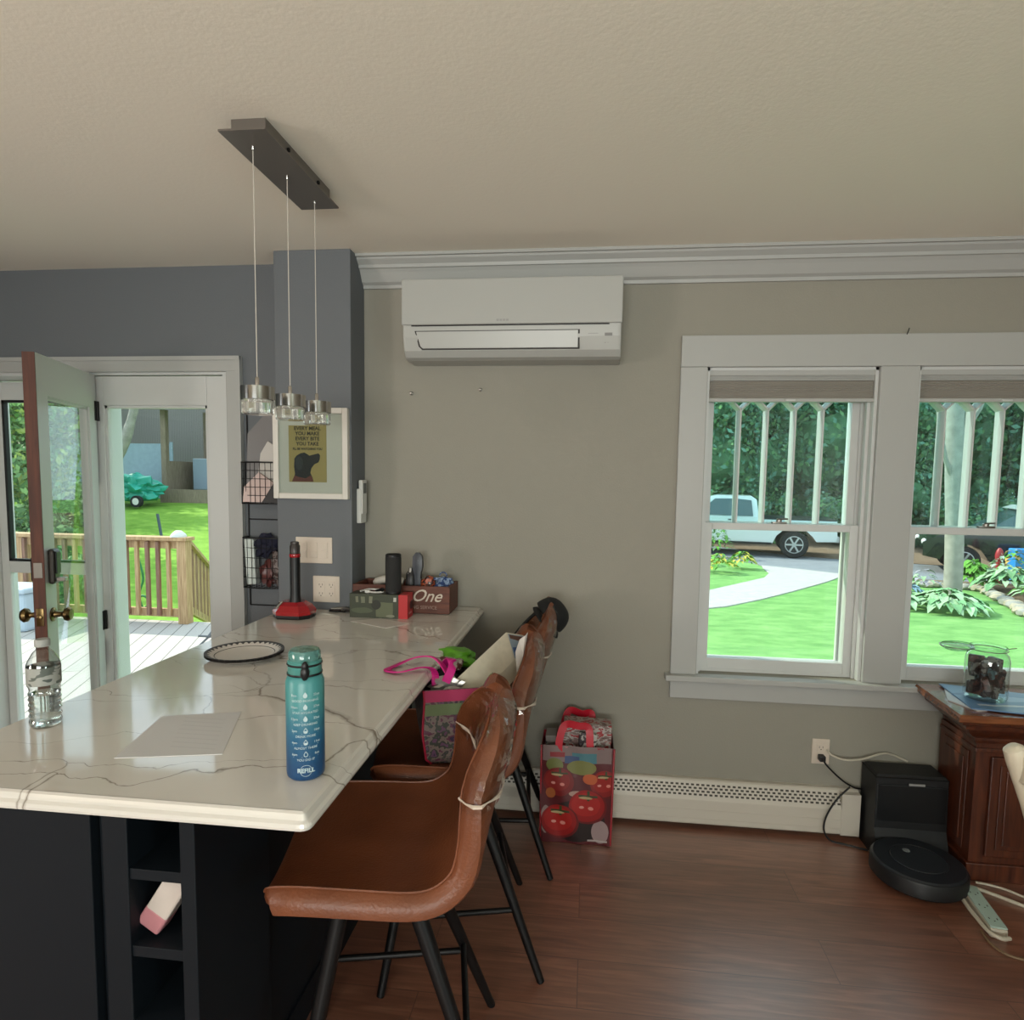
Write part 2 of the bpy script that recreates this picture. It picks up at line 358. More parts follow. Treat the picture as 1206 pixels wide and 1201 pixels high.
# ================================================================== THE ROOM
Y = 2.785; T = .2; H = 2.44
XL, XR, YF = -3.6, 3.2, -2.5
struct('floor', MB().box(XL-.1, XR+.1, YF-.1, Y+.02, -.12, 0), m_floor)
struct('ceiling', MB().box(XL-.1, XR+.1, YF-.1, Y+T, H, H+.1), m_ceil)
# back wall, beige, with two window openings
WX = [(.477, 1.157), (1.307, 1.987)]; WZ = (.672, 1.978)
b = MB()
b.box(-1.01, WX[0][0], Y, Y+T, -.1, H); b.box(WX[0][1], WX[1][0], Y, Y+T, WZ[0], WZ[1]); b.box(WX[1][1], XR+.1, Y, Y+T, -.1, H)
b.box(WX[0][0], WX[1][1], Y, Y+T, -.1, WZ[0]); b.box(WX[0][0], WX[1][1], Y, Y+T, WZ[1], H)
struct('wall_back', b, m_beige)
DX = (-3.02, -1.655); DZ = 1.968
b = MB(); b.box(XL-.1, DX[0], Y, Y+T, -.1, H); b.box(DX[1], -1.01, Y, Y+T, -.1, H); b.box(DX[0], DX[1], Y, Y+T, DZ, H)
struct('wall_kitchen', b, m_grey)
struct('wall_column', MB().box(-1.34, -1.005, 2.62, Y, 0, H, bev=.003), m_grey)
def holed(name, axis, pos, a0, a1, h0, h1, z0, z1, m):  # unseen wall with an opening added for its fill lamp
    b = MB()
    def bx(p0, p1, q0, q1):
        if axis == 'x': b.box(pos[0], pos[1], p0, p1, q0, q1)
        else: b.box(p0, p1, pos[0], pos[1], q0, q1)
    bx(a0, h0, 0, H); bx(h1, a1, 0, H); bx(h0, h1, 0, z0); bx(h0, h1, z1, H); struct(name, b, m)
holed('wall_left', 'x', (XL-.1, XL), YF, Y, -1.65, -.35, .9, 2.1, m_grey)
holed('wall_right', 'x', (XR, XR+.1), YF, Y, -2.4, -1.2, .85, 2.05, m_beige)
holed('wall_front', 'y', (YF-.1, YF), XL-.1, XR+.1, -1.3, .9, .95, 2.15, m_beige)
# crown moulding
b = MB()
prof = [(0, -.118), (.012, -.118), (.016, -.105), (.030, -.096), (.052, -.062), (.062, -.050), (.070, -.048), (.074, -.036), (.094, -.020), (.098, -.012), (.112, -.012), (.112, 0), (0, 0)]
b.prism(prof, lambda u, v, d: (d, Y-u, H+v-.0005), -1.004, XR)
struct('trim_1', b, m_trim)
# ---- windows
b = MB()
cz0, cz1 = .672, 2.106
b.box(.367, .477, Y-.02, Y, cz0, WZ[1], bev=.003); b.box(1.157, 1.307, Y-.02, Y, cz0, WZ[1], bev=.003); b.box(1.987, 2.10, Y-.02, Y, cz0, WZ[1], bev=.003)
b.box(.367, 2.10, Y-.022, Y, WZ[1], cz1, bev=.003)
struct('trim_2', b, m_trim)
b = MB(); b.box(.345, 2.122, Y-.052, Y+.05, .647, .672, bev=.004); b.box(.368, 2.10, Y-.018, Y, .565, .647, bev=.003)
struct('trim_3', b, m_trim)
def window(i, x0, x1):
    root = empty('window_%d' % i, ((x0+x1)/2, Y, WZ[0]), kind='structure')
    z0, z1 = WZ
    b = MB(); t = .012
    b.box(x0, x0+t, Y, Y+T, z0, z1); b.box(x1-t, x1, Y, Y+T, z0, z1); b.box(x0, x1, Y, Y+T, z1-t, z1); b.box(x0, x1, Y+.05, Y+T+.02, z0, z0+t)
    for xx, s in ((x0+t, 1), (x1-t, -1)):      # stops
        b.box(xx, xx+s*.012, Y+.035, Y+.05, z0, z1); b.box(xx, xx+s*.012, Y+.096, Y+.106, z0, z1); b.box(xx, xx+s*.02, Y+.15, Y+.165, z0, z1)
    b.build('window_frame', m_trimw, root)
    zm = 1.316
    def sash(nm, y0, y1, a0, a1, zb, zt, st, rb, rt_):
        s = MB(); s.box(a0, a0+st, y0, y1, zb, zt, bev=.002); s.box(a1-st, a1, y0, y1, zb, zt, bev=.002); s.box(a0+st, a1-st, y0, y1, zb, zb+rb, bev=.002); s.box(a0+st, a1-st, y0, y1, zt-rt_, zt, bev=.002)
        o = s.build(nm, m_trimw, root)
        g = MB(); g.box(a0+st-.004, a1-st+.004, (y0+y1)/2-.002, (y0+y1)/2+.002, zb+rb-.004, zt-rt_+.004); g.build('pane', m_glass, o); return o
    a0, a1 = x0+t+.002, x1-t-.002
    sash('lower_sash', Y+.052, Y+.094, a0, a1, z0+.006, zm+.012, .042, .052, .03)
    us = sash('upper_sash', Y+.108, Y+.148, a0, a1, zm-.02, z1-.014, .04, .03, .045)
    # pointed lattice bars of the upper sash
    n = 5; ia, ib = a0+.04, a1-.04; zt = z1-.059; zsp = 1.818
    def bar(p, q):
        P, Q = Vector(p), Vector(q); d = (Q-P).normalized(); side = d.cross(Vector((0, 1, 0))).normalized()
        m_ = MB(); rings = []
        for c in (P, Q):
            rings.append([c+side*-.012+Vector((0, .022, 0)), c+side*-.003+Vector((0, -.022, 0)), c+side*.003+Vector((0, -.022, 0)), c+side*.012+Vector((0, .022, 0))])
        m_.loft(rings); return m_
    yc = Y+.128
    for k in range(1, n):
        xk = ia+(ib-ia)*k/n
        bar((xk, yc, zm+.01), (xk, yc, zsp)).build('muntin', m_trimw, us)
        h = (ib-ia)/n*.5
        bar((xk, yc, zsp), (xk-h, yc, zsp+h*1.0)).build('muntin_branch', m_trimw, us); bar((xk, yc, zsp), (xk+h, yc, zsp+h*1.0)).build('muntin_branch', m_trimw, us)
    lk = MB(); cx = (x0+x1)/2; lk.box(cx-.03, cx+.03, Y+.062, Y+.09, zm+.012, zm+.02, bev=.002); lk.lathe([(.012, zm+.02), (.012, zm+.03), (.004, zm+.033)], (cx, Y+.076, 0)); lk.obox((cx+.012, Y+.07, zm+.032), (.05, .01, .007), Matrix.Rotation(.4, 3, 'Z'))
    lk.build('sash_lock', m_nickel, root)
    # storm window outside
    s = MB(); y0 = Y+.168; s.box(x0+t, x0+t+.03, y0, y0+.02, z0, z1-t); s.box(x1-t-.03, x1-t, y0, y0+.02, z0, z1-t); s.box(x0, x1, y0, y0+.02, z0+t, z0+t+.025); s.box(x0+t, x1-t, y0, y0+.02, zm-.012, zm+.012); s.box(x0+t, x1-t, y0, y0+.02, z1-t-.03, z1-t)
    so = s.build('storm_frame', m_trimw, root)
    MB().box(x0+t+.03, x1-t-.03, y0+.009, y0+.011, zm+.012, z1-.04).build('storm_pane', m_glass2, so)
    MB().box(x0+t+.03, x1-t-.03, y0+.009, y0+.011, z0+.03, zm-.012).build('screen_mesh', m_glass, so)
    return root
window(1, *WX[0]); window(2, *WX[1])
# cellular shades
m_shade = mat('cellular_shade_fabric', (150, 146, 138), .8)
def shade(x0, x1, label):
    root = empty('cellular_shade', ((x0+x1)/2, Y+.02, 1.975), label, 'window shade', 'pleated shades gathered at the window tops')
    MB().box(x0+.008, x1-.008, Y+.004, Y+.034, 1.945, 1.975, bev=.003).build('head_rail', m_trim, root)
    b = MB()
    for k in range(5): b.box(x0+.012, x1-.012, Y+.006+.002*(k % 2), Y+.033-.002*(k % 2), 1.925+k*.004, 1.9285+k*.004, bev=.001)
    b.build('top_pleats', m_trim, root)
    b = MB()
    nn = 11
    for k in range(nn):
        z = 1.853+k*.0064; y_ = Y+.008
        b.prism([(0, 0), (.004, .003), (0, .0062), (.024, .0062), (.02, .003), (.024, 0)], lambda u, v, d, z=z: (d, y_+u, z+v), x0+.014, x1-.014)
    b.build('fabric', m_shade, root)
    MB().box(x0+.01, x1-.01, Y+.004, Y+.034, 1.838, 1.853, bev=.003).build('bottom_rail', m_trim, root)
    MB().box((x0+x1)/2-.02, (x0+x1)/2+.02, Y-.004, Y+.006, 1.840, 1.848, bev=.002).build('handle', m_trimw, root)
shade(*WX[0], 'gathered grey cellular shade at the top of the left window')
shade(*WX[1], 'gathered grey cellular shade at the top of the right window above the glass jar')

# ---- patio door opening
b = MB()
b.box(DX[1]+.006, -1.577, Y-.022, Y, 0, 1.975, bev=.004); b.box(DX[0]-.08, -1.577, Y-.024, Y, 1.968, 2.036, bev=.004); b.box(DX[0]-.08, DX[0], Y-.022, Y, 0, 1.968, bev=.004)
b.box(-1.60, -1.577, Y-.03, Y-.02, 0, 2.036); b.box(DX[0]-.08, -1.577, Y-.032, Y-.022, 2.018, 2.036)
struct('trim_4', b, m_trim)
b = MB()
b.box(DX[1]-.016, DX[1]+.008, Y-.01, Y+T, 0, DZ); b.box(DX[0], DX[0]+.02, Y-.01, Y+T, 0, DZ); b.box(DX[0], DX[1], Y-.005, Y+T, DZ-.012, DZ)
b.box(-2.375, -2.345, Y+.02, Y+T, 0, DZ); b.box(DX[0], DX[1], Y-.01, Y+T+.03, 0, .02)
b.box(-2.425, -2.385, Y+T-.005, Y+T+.06, -.1, DZ+.02, bev=.004)
b.box(-1.69, -1.655, Y+T-.005, Y+T+.03, -.1, DZ+.02); b.box(-3.06, -2.99, Y+T-.005, Y+T+.03, -.1, DZ+.02)
struct('trim_5', b, m_trimw)
# fixed leaf
root = empty('door_1', (-2.0, Y+.02, 0), kind='structure')
b = MB(); a0, a1 = -2.342, -1.672; y0, y1 = Y, Y+.044
b.box(a0, -2.272, y0, y1, .02, 1.952, bev=.003); b.box(-1.757, a1, y0, y1, .02, 1.952, bev=.003); b.box(-2.272, -1.757, y0, y1, 1.818, 1.952, bev=.002); b.box(-2.272, -1.757, y0, y1, .02, .26, bev=.002)
for z0_, z1_ in ((1.806, 1.818), (.26, .272)): b.box(-2.272, -1.757, y0+.008, y1-.008, z0_, z1_)
for x_ in (-2.272, -1.769): b.box(x_, x_+.012, y0+.008, y1-.008, .26, 1.818)
b.build('door_frame', m_trimw, root)
MB().box(-2.262, -1.767, y0+.019, y0+.025, .27, 1.808).build('glass', m_glass, root)
# open leaf
hx, hy, fx, fy = -2.338, 2.755, -2.143, 2.225
Ld = math.hypot(fx-hx, fy-hy); ang = math.atan2(fy-hy, fx-hx)
root = empty('door_2', (hx, hy, 0), rz=ang, local=True, kind='structure')   # local +x runs from hinge to free edge, +y towards the room side face
b = MB(); th = .042
b.box(0, .075, -th, 0+0, .012, 1.955); b.box(Ld-.09, Ld-.002, -th, 0, .012, 1.955); b.box(.075, Ld-.09, -th, 0, 1.80, 1.955); b.box(.075, Ld-.09, -th, 0, .012, .26)
for z0_, z1_ in ((1.79, 1.80), (.26, .27)): b.box(.075, Ld-.09, -th+.008, -.008, z0_, z1_)
for x_ in (.075, Ld-.1): b.box(x_, x_+.01, -th+.008, -.008, .26, 1.8)
for v in b.bm.verts: v.co.y = v.co.y+th
b.build('door_frame', m_trimw, root)
MB().box(.083, Ld-.096, .018, .024, .265, 1.795).build('glass', m_glass, root)
o = MB().box(Ld-.002, Ld+.003, 0, th, .012, 1.955).build('bare_edge', m_rawdoor, root); o['label'] = 'unpainted brown wooden door edge'
kz = .935
for side in (-1, 1):
    y_ = 0 if side < 0 else th
    b = MB(); b.lathe([(.028, 0), (.028, .004*side), (.014, .008*side), (.010, .03*side), (.012, .036*side), (.026, .045*side), (.029, .056*side), (.022, .066*side), (.004, .069*side)], (Ld-.05, y_, kz), axis='y'); b.build('door_knob', m_brass, root)
b = MB(); b.box(Ld+.003, Ld+.006, .008, .034, kz-.035, kz+.035, bev=.001); b.lathe([(.009, Ld+.005), (.009, Ld+.014), (.002, Ld+.016)], (0, .021, kz), axis='x'); b.build('latch_plate', m_brass, root)
b = MB(); b.box(Ld-.078, Ld-.02, th, th+.024, 1.06, 1.20, bev=.01); b.build('smart_lock', mat('dark_bronze_lock', (62, 58, 54), .35, metal=.6), root)
b = MB(); b.box(Ld-.068, Ld-.03, th+.024, th+.03, 1.10, 1.19, bev=.006); b.build('keypad', m_black, root)
b = MB(); b.box(Ld-.062, Ld-.036, th+.02, th+.055, 1.07, 1.085, bev=.003); b.build('thumb_turn', m_nickel, root)
b = MB(); b.box(Ld-.075, Ld-.024, -.02, 0, 1.07, 1.17, bev=.012); b.build('outer_lock_plate', m_black, root)
b = MB(); b.box(Ld+.003, Ld+.006, .006, .036, 1.09, 1.15, bev=.001); b.build('strike_plate', m_nickel, root)
for z_ in (1.79, .80, .25):
    b = MB(); b.cyl((-.004, th+.004, z_-.045), (-.004, th+.004, z_+.045), .007); b.box(-.03, 0, th-.002, th+.003, z_-.045, z_+.045); b.box(0, .02, th, th+.003, z_-.045, z_+.045); b.build('hinge', m_blackm, root)
# storm door beyond it
root = empty('door_3', (-2.69, Y+.165, 0), kind='structure')
y0, y1 = Y+.15, Y+.178; b = MB(); a0, a1 = -2.998, -2.378
b.box(a0, a0+.045, y0, y1, .03, 1.95, bev=.003); b.box(a1-.045, a1, y0, y1, .03, 1.95, bev=.003); b.box(a0+.045, a1-.045, y0, y1, 1.86, 1.95, bev=.003); b.box(a0+.045, a1-.045, y0, y1, .03, .14, bev=.003); b.box(a0+.045, a1-.045, y0, y1, .985, 1.045, bev=.003)
b.build('door_frame', m_trimw, root)
b = MB(); i0, i1 = a0+.045, a1-.045
b.box(i0, i0+.014, y0-.002, y1-.008, 1.045, 1.86); b.box(i1-.014, i1, y0-.002, y1-.008, 1.045, 1.86); b.box(i0, i1, y0-.002, y1-.008, 1.045, 1.057); b.box(i0, i1, y0-.002, y1-.008, 1.848, 1.86)
b.build('gasket', m_black, root)
MB().box(i0, i1, y0+.012, y0+.015, 1.05, 1.855).build('upper_pane', m_glass, root); MB().box(i0, i1, y0+.012, y0+.015, .14, .985).build('lower_pane', m_glass, root)

# ================================================================== ISLAND
root = empty('kitchen_island', (-1.02, 1.85, 0), 'navy blue kitchen island cabinet with an open wine cubby at its end', 'kitchen island')
b = MB()
b.box(-1.285, -.75, 1.36, 2.60, .0, .899); b.box(-.752, -.744, 1.10, 2.60, .0, .09)
b.box(-1.285, -.94, 1.075, 1.36, 0, .899, bev=.002); b.box(-.94, -.922, 1.10, 1.36, 0, .899); b.box(-.922, -.869, 1.082, 1.36, 0, .899, bev=.002); b.box(-.761, -.73, 1.082, 1.36, 0, .899, bev=.002)
b.box(-.869, -.761, 1.082, 1.36, .0, .10); b.box(-.869, -.761, 1.082, 1.36, .88, .899)
for y0, y1 in ((1.10, 1.17), (1.80, 1.87), (2.53, 2.6)): b.box(-.75, -.735, y0, y1, .09, .899)
b.build('body', m_navy, root)
for z in (.715, .556, .40, .245): MB().box(-.869, -.761, 1.086, 1.36, z, z+.022, bev=.001).build('shelf', m_navy, root)
b = MB(); pl = [(-1.31, .98), (-.455, .98), (-.455, Y-.004), (-1.003, Y-.004), (-1.003, 2.616), (-1.31, 2.616)]
def rounded(poly, r, idx, n=6):
    out = []
    for i, p in enumerate(poly):
        if i in idx:
            a, c, d = Vector(poly[i-1]), Vector(p), Vector(poly[(i+1) % len(poly)])
            u, v = (a-c).normalized(), (d-c).normalized(); s0, s1 = c+u*r, c+v*r
            for k in range(n+1):
                t = k/n; out.append(tuple(s0*(1-t)**2+c*2*t*(1-t)+s1*t*t))
        else: out.append(p)
    return out
pl = rounded(pl, .022, (0, 1))
n_ = len(pl); cxm, cym = -.88, 1.8
def inset(poly, d):
    out = []
    for i, p in enumerate(poly):
        a, c, e = Vector(poly[i-1]), Vector(p), Vector(poly[(i+1) % len(poly)])
        t1, t2 = (c-a).normalized(), (e-c).normalized(); n1, n2 = Vector((-t1.y, t1.x)), Vector((-t2.y, t2.x)); m = (n1+n2); m = m/max(.3, m.dot(n1))if m.length > 1e-6 else n1
        out.append(tuple(c+m*d))
    return out
prf = [(.006, .900), (.001, .903), (0, .908), (.002, .914), (.008, .918), (.010, .922), (.013, .927), (.019, .930)]
b.loft([[(x, y, z) for x, y in inset(pl, d)] for d, z in prf])
o = single('countertop', b, m_quartz, 'white quartz countertop with brown veins on the kitchen island', 'countertop')

# ================================================================== BAR STOOLS
def stool(z_extra=0):
    root = empty('bar_stool', (0, 0, 0), None, 'bar stool', 'leather bar stools along the counter', local=True)
    # profile in local x (front is -x), z
    P = [(-.275, .632, .19), (-.262, .652, .205), (-.20, .661, .222), (-.08, .653, .232), (.015, .645, .236), (.065, .652, .236), (.103, .683, .234), (.132, .74, .232), (.156, .81, .226), (.180, .88, .208), (.199, .935, .172), (.211, .968, .125), (.217, .985, .078)]
    P = [tuple(q) for q in bez(P, 4)]
    def surf(u, v):
        k = u*(len(P)-1); i = min(int(k), len(P)-2); t = k-i
        p = [P[i][j]*(1-t)+P[i+1][j]*t for j in range(3)]
        s = (v-.5)*2; w_ = p[2]
        back = max(0, min(1, (p[1]-.68)/.18)) if p[0] > .06 else 0
        e = abs(s)**2.6
        x = p[0]-back*.05*e*(1-.5*max(0, (p[1]-.90)/.09)); z = p[1]+(1-back)*.022*e
        y = s*w_*(1-.04*back*e)
        return (x, y, z)
    NU, NV = 48, 18
    b = MB(); g = [[Vector(surf(i/NU, j/NV)) for j in range(NV+1)] for i in range(NU+1)]
    th = .052
    def nrm(i, j):
        a = g[min(i+1, NU)][j]-g[max(i-1, 0)][j]; c = g[i][min(j+1, NV)]-g[i][max(j-1, 0)]
        return a.cross(c).normalized()
    inner = g; outer = [[g[i][j]-nrm(i, j)*th*(1-.35*max(0, (i-36)/12)) for j in range(NV+1)] for i in range(NU+1)]
    def ring_pts(k):    # build closed rows: inner row then outer row reversed with rounded edge
        ins = inner[k]; outs = outer[k]; r = list(ins)
        for (a, c, s) in ((ins[-1], outs[-1], 1),):
            mid = (a+c)/2; r += [a+(mid-a)*.35+Vector((0, s*.014, 0)), mid+Vector((0, s*.019, 0)), c+(mid-c)*.35+Vector((0, s*.014, 0))]
        r += list(reversed(outs))
        a, c = outs[0], ins[0]; mid = (a+c)/2
        r += [a+(mid-a)*.35+Vector((0, -.014, 0)), mid+Vector((0, -.019, 0)), c+(mid-c)*.35+Vector((0, -.014, 0))]
        return r
    rings = [ring_pts(k) for k in range(NU+1)]
    def shrink(r, f, mv):
        n = len(inner[0]); ce = sum(r, Vector())/len(r); return [ce+(p-ce)*f+mv for p in r]
    # soft ends
    t0 = (Vector(g[0][NV//2])-Vector(g[1][NV//2])).normalized(); t1 = (Vector(g[NU][NV//2])-Vector(g[NU-1][NV//2])).normalized()
    rings = [shrink(rings[0], .55, t0*.030), shrink(rings[0], .82, t0*.024), shrink(rings[0], .95, t0*.012)]+rings+[shrink(rings[-1], .88, t1*.012), shrink(rings[-1], .6, t1*.022)]
    b.loft(rings); b.smooth = True
    shell = b.build('seat_shell', m_leather, root)
    # piping seam along the rim
    b = MB()
    for j, s in ((0, -1), (NV, 1)):
        b.tube([g[i][j]+Vector((0, 0, .002)) + nrm(i, j)*.001 for i in range(1, NU+1)], .0028, 6)
    b.build('piping', m_leather, shell)
    MB().box(-.17, .06, -.15, .15, .585, .602, bev=.006).build('seat_plate', m_blackm, root)
    for sx, sy in ((-1, -1), (-1, 1), (1, -1), (1, 1)):
        b = MB(); b.tube([((.010 if sx > 0 else -.13), sy*.11, .602), (sx*.236-.01, sy*.235, .0)], [.020, .0115], 12); b.build('leg', m_blackm, root)
    def lp(sx, sy, z): t = 1-z/.602; x0_ = .010 if sx > 0 else -.13; return Vector((x0_+(sx*.236-.01-x0_)*t, sy*(.11+.125*t), z))
    for (a, c, z, nm) in (((-1, -1), (-1, 1), .235, 'footrest'), ((-1, -1), (1, -1), .205, 'stretcher'), ((-1, 1), (1, 1), .205, 'stretcher'), ((1, -1), (1, 1), .235, 'stretcher')):
        MB().cyl(lp(*a, z), lp(*c, z), .0085, 10).build(nm, m_blackm, root)
    # clear plastic wrap over the back
    b = MB(); i0 = 33; rr = []
    for i in range(i0, NU+1):
        r = ring_pts(i); q = []; n1 = NV+1
        for a_, p in enumerate(r):
            if a_ < n1: n_v = nrm(i, a_)
            elif a_ < n1+3: n_v = Vector((0, 1, 0))
            elif a_ < 2*n1+3: n_v = -nrm(i, 2*n1+2-a_)
            else: n_v = Vector((0, -1, 0))
            q.append(p+n_v*(.005+.0035*noise.noise(p*38)+.002*noise.noise(p*110)))
        rr.append(q)
    b.loft(rr, cap=False); b.build('plastic_wrap', m_foil, root)
    r = rr[1]; b = MB(); b.tube(r+[r[0]], [.0032+.0018*math.sin(i*1.7) for i in range(len(r)+1)], 6); b.build('wrap_edge', m_wrapedge, root)
    return root
m_wrapedge = mat('bunched_plastic_wrap', (205, 190, 175), .25, spec=.8)
st = stool()
st.location = (-.41, 1.41, 0); st.rotation_euler.z = math.radians(13)
st['label'] = 'nearest tan leather bar stool, its empty seat tucked under the counter'
st2 = copy_tree(st); st2.location = (-.385, 1.965, 0); st2.rotation_euler.z = math.radians(14); st2['label'] = 'middle tan leather bar stool holding the patchwork shopping bag'
st3 = copy_tree(st); st3.location = (-.36, 2.50, 0); st3.rotation_euler.z = math.radians(6); st3['label'] = 'farthest tan leather bar stool by the wall with a black cap on its back'

# ================================================================== PENDANT
root = empty('pendant_light', (-.93, 1.89, 2.395), 'three-drop pendant light with chrome rings and a rectangular ceiling plate', 'pendant light')
m_plate = mat('satin_nickel_plate', (120, 114, 108), .35, metal=.6)
b = MB(); b.prism([(-.985, 1.640), (-.855, 1.640), (-.855, 2.128), (-.985, 2.128)], lambda u, v, d: (u, v, d), 2.393, 2.398)
b.box(-.968, -.872, 1.675, 2.095, 2.398, H)
b.build('canopy', m_plate, root)
for yy in (1.80, 2.0): MB().lathe([(.006, 0), (.006, .006), (.001, .008)], (-.872, yy, 2.42), axis='x').build('canopy_screw', m_blackm, root)
for (x, y) in ((-.933, 1.721), (-.920, 1.893), (-.910, 2.063)):
    o = MB().cyl((x, y, 2.395), (x, y, 1.775), .0014, 6).build('cord', mat('clear_cord', (190, 185, 175), .3), root)
    b = MB(); b.lathe([(.004, 2.395), (.004, 2.386), (.002, 2.383)], (x, y, 0), 8); b.build('cord_grip', m_chrome, root)
    b = MB(); b.lathe([(.044, 1.712), (.046, 1.712), (.046, 1.748), (.043, 1.748), (.043, 1.744), (.006, 1.744), (.006, 1.772), (.003, 1.776), (.001, 1.776)], (x, y, 0), 32, cap=False)
    b.lathe([(.0, 1.738), (.024, 1.738), (.026, 1.715), (.0, 1.713)], (x, y, 0), 24, cap=False)
    sh = b.build('lamp_shade', m_chrome, root)
    b = MB(); b.lathe([(.0, 1.706), (.030, 1.706), (.036, 1.703), (.036, 1.712), (.041, 1.712), (.0435, 1.706), (.0435, 1.676), (.040, 1.672), (.0, 1.672)], (x, y, 0), 32, cap=False); b.build('glass_disk', mat('lamp_glass', (235, 235, 230), .04, trans=.85, ior=1.4), sh)

# ================================================================== AIR CONDITIONER
root = empty('air_conditioner', (-.33, Y, 1.995), 'white wall mounted air conditioner indoor unit below the crown moulding', 'air conditioner')
m_ac = mat('air_conditioner_plastic', (170, 171, 167), .32)
ax0, ax1, ay = -.775, .112, 2.585
pf = [(Y-.001, 2.298), (ay+.03, 2.300), (ay+.006, 2.294), (ay, 2.285), (ay-.002, 2.13), (ay, 2.118), (ay+.004, 2.07), (ay+.02, 2.02), (ay+.045, 1.997), (ay+.075, 1.990), (Y-.001, 1.990)]
b = MB(); rs = []
for x, s in ((ax0+.002, .93), (ax0+.005, .985), (ax0+.014, 1), (ax1-.014, 1), (ax1-.005, .985), (ax1-.002, .93)):
    rs.append([(x, 2.69+(y-2.69)*s, 2.145+(z-2.145)*(.99+.01*s if s < 1 else 1)) for y, z in pf])
b.loft(rs); b.smooth = False; b.build('casing', m_ac, root)
o = MB().box(ax0, ax1, ay-.010, ay+.004, 2.118, 2.2975, bev=.005).build('front_panel', m_ac, root)
MB().box(ax0+.04, ax1-.05, ay-.004, ay+.006, 2.1135, 2.1185).build('panel_gap', m_black, root)
b = MB(); z0, z1 = 2.028, 2.092
b.prism([(-.715, z1), (-.060, z1), (-.060, z0), (-.690, z0), (-.700, z0+.008)], lambda u, v, d: (u, d+(.0 if v > 2.06 else .012), v), ay-.003, ay+.012); b.build('louvre', m_ac, root)
b = MB(); b.prism([(-.722, z1+.004), (-.053, z1+.004), (-.053, z0-.005), (-.694, z0-.005), (-.708, z0+.008)], lambda u, v, d: (u, d+(.0 if v > 2.06 else .012), v), ay+.0005, ay+.014); b.build('outlet_gap', mat('dark_gap', (52, 50, 48), .6), root)
b = MB(); b.box(.045, .075, ay+.003, ay+.007, 2.070, 2.092); b.build('display', mat('grey_label', (128, 128, 126), .5), root)
m_lg = mat('label_grey', (150, 150, 148), .5)
MB().box(-.02, .02, ay+.003, ay+.007, 2.0785, 2.081).build('small_print', m_lg, root); MB().box(.044, .052, ay+.0115, ay+.014, 2.044, 2.050).build('indicator', m_lg, root); MB().box(.056, .062, ay+.0115, ay+.014, 2.045, 2.049).build('indicator', m_lg, root)
b = MB()
for k in range(4): b.box(-.385+k*.013, -.375+k*.013, ay-.0112, ay-.010, 2.129, 2.137)
b.build('badge', mat('badge_grey', (152, 152, 150), .4), root)

# ================================================================== HEATER, OUTLETS
root = empty('baseboard_heater', (.3, Y-.03, 0), 'long white perforated baseboard heater under the windows', 'baseboard heater')
m_heat = mat('white_enamel', (196, 190, 178), .4)
b = MB(); hx0, hx1 = -1.0, 1.165
b.prism([(0, .03), (.052, .02), (.058, .026), (.058, .13), (.052, .142), (.030, .202), (.022, .208), (0, .208)], lambda u, v, d: (d, Y-u, v), hx0, hx1); b.build('cover', m_heat, root)
b = MB()
for r in range(4):
    zz = .150+r*.0125; uu = .052-(zz-.142)/(.202-.142)*.022+.0022
    x = hx0+.03+(r % 2)*.011
    while x < hx1-.02:
        b.quad([(x, Y-uu, zz-.003), (x+.013, Y-uu, zz-.003), (x+.013, Y-uu+.0028, zz+.0045), (x, Y-uu+.0028, zz+.0045)]); x += .022
b.build('perforations', mat('heater_slots', (70, 66, 60), .7), root, normals=False)
b = MB(); b.box(hx0, hx1, Y-.060, Y-.057, .044, .048); b.box(hx0, hx1, Y-.060, Y-.057, .085, .087); b.box(1.09, 1.165, Y-.0605, Y, .02, .2); b.build('seams', m_heat, root)
def outlet_face(mb_w, mb_d, c, n='y', gang=1):
    pass
def plate(name, x0, x1, z0, z1, y, label, cat, slots, group=None):
    root = empty(name, ((x0+x1)/2, y, (z0+z1)/2), label, cat, group)
    MB().box(x0, x1, y-.006, y, z0, z1, bev=.003).build('cover_plate', m_plate_w, root)
    return root
m_plate_w = mat('ivory_plate', (206, 194, 180), .35)
m_slot = mat('socket_slots', (60, 54, 50), .6)
def duplex(root, x, z, y):
    b = MB(); b.box(x-.016, x+.016, y-.008, y-.005, z-.034, z+.034, bev=.002); o = b.build('receptacle', m_plate_w, root)
    for dz in (-.019, .019):
        b = MB(); b.box(x-.008, x-.006, y-.0086, y-.0078, z+dz-.002, z+dz+.006); b.box(x+.006, x+.008, y-.0086, y-.0078, z+dz-.002, z+dz+.006); b.box(x-.002, x+.002, y-.0086, y-.0078, z+dz-.010, z+dz-.006); b.build('socket', m_slot, o)
r_ = plate('wall_outlet', .976, 1.049, .302, .413, Y, 'white wall outlet under the window with a black plug in it', 'outlet', None); duplex(r_, 1.0125, .357, Y)
r_ = plate('wall_outlet', -1.180, -1.060, .958, 1.073, 2.62, 'cream double outlet on the grey column above the counter', 'outlet', None); duplex(r_, -1.143, 1.015, 2.62); duplex(r_, -1.097, 1.015, 2.62)
r_ = plate('light_switch', -1.256, -1.092, 1.127, 1.240, 2.62, 'cream triple light switch on the grey column below the picture', 'light switch', None)
for k in range(3):
    x = -1.174+(k-1)*.046; b = MB(); b.box(x-.0165, x+.0165, 2.62-.0085, 2.62-.005, 1.150, 1.217, bev=.001); b.box(x-.013, x+.013, 2.62-.011, 2.62-.008, 1.155, 1.183, bev=.001); b.build('rocker', m_plate_w, r_)
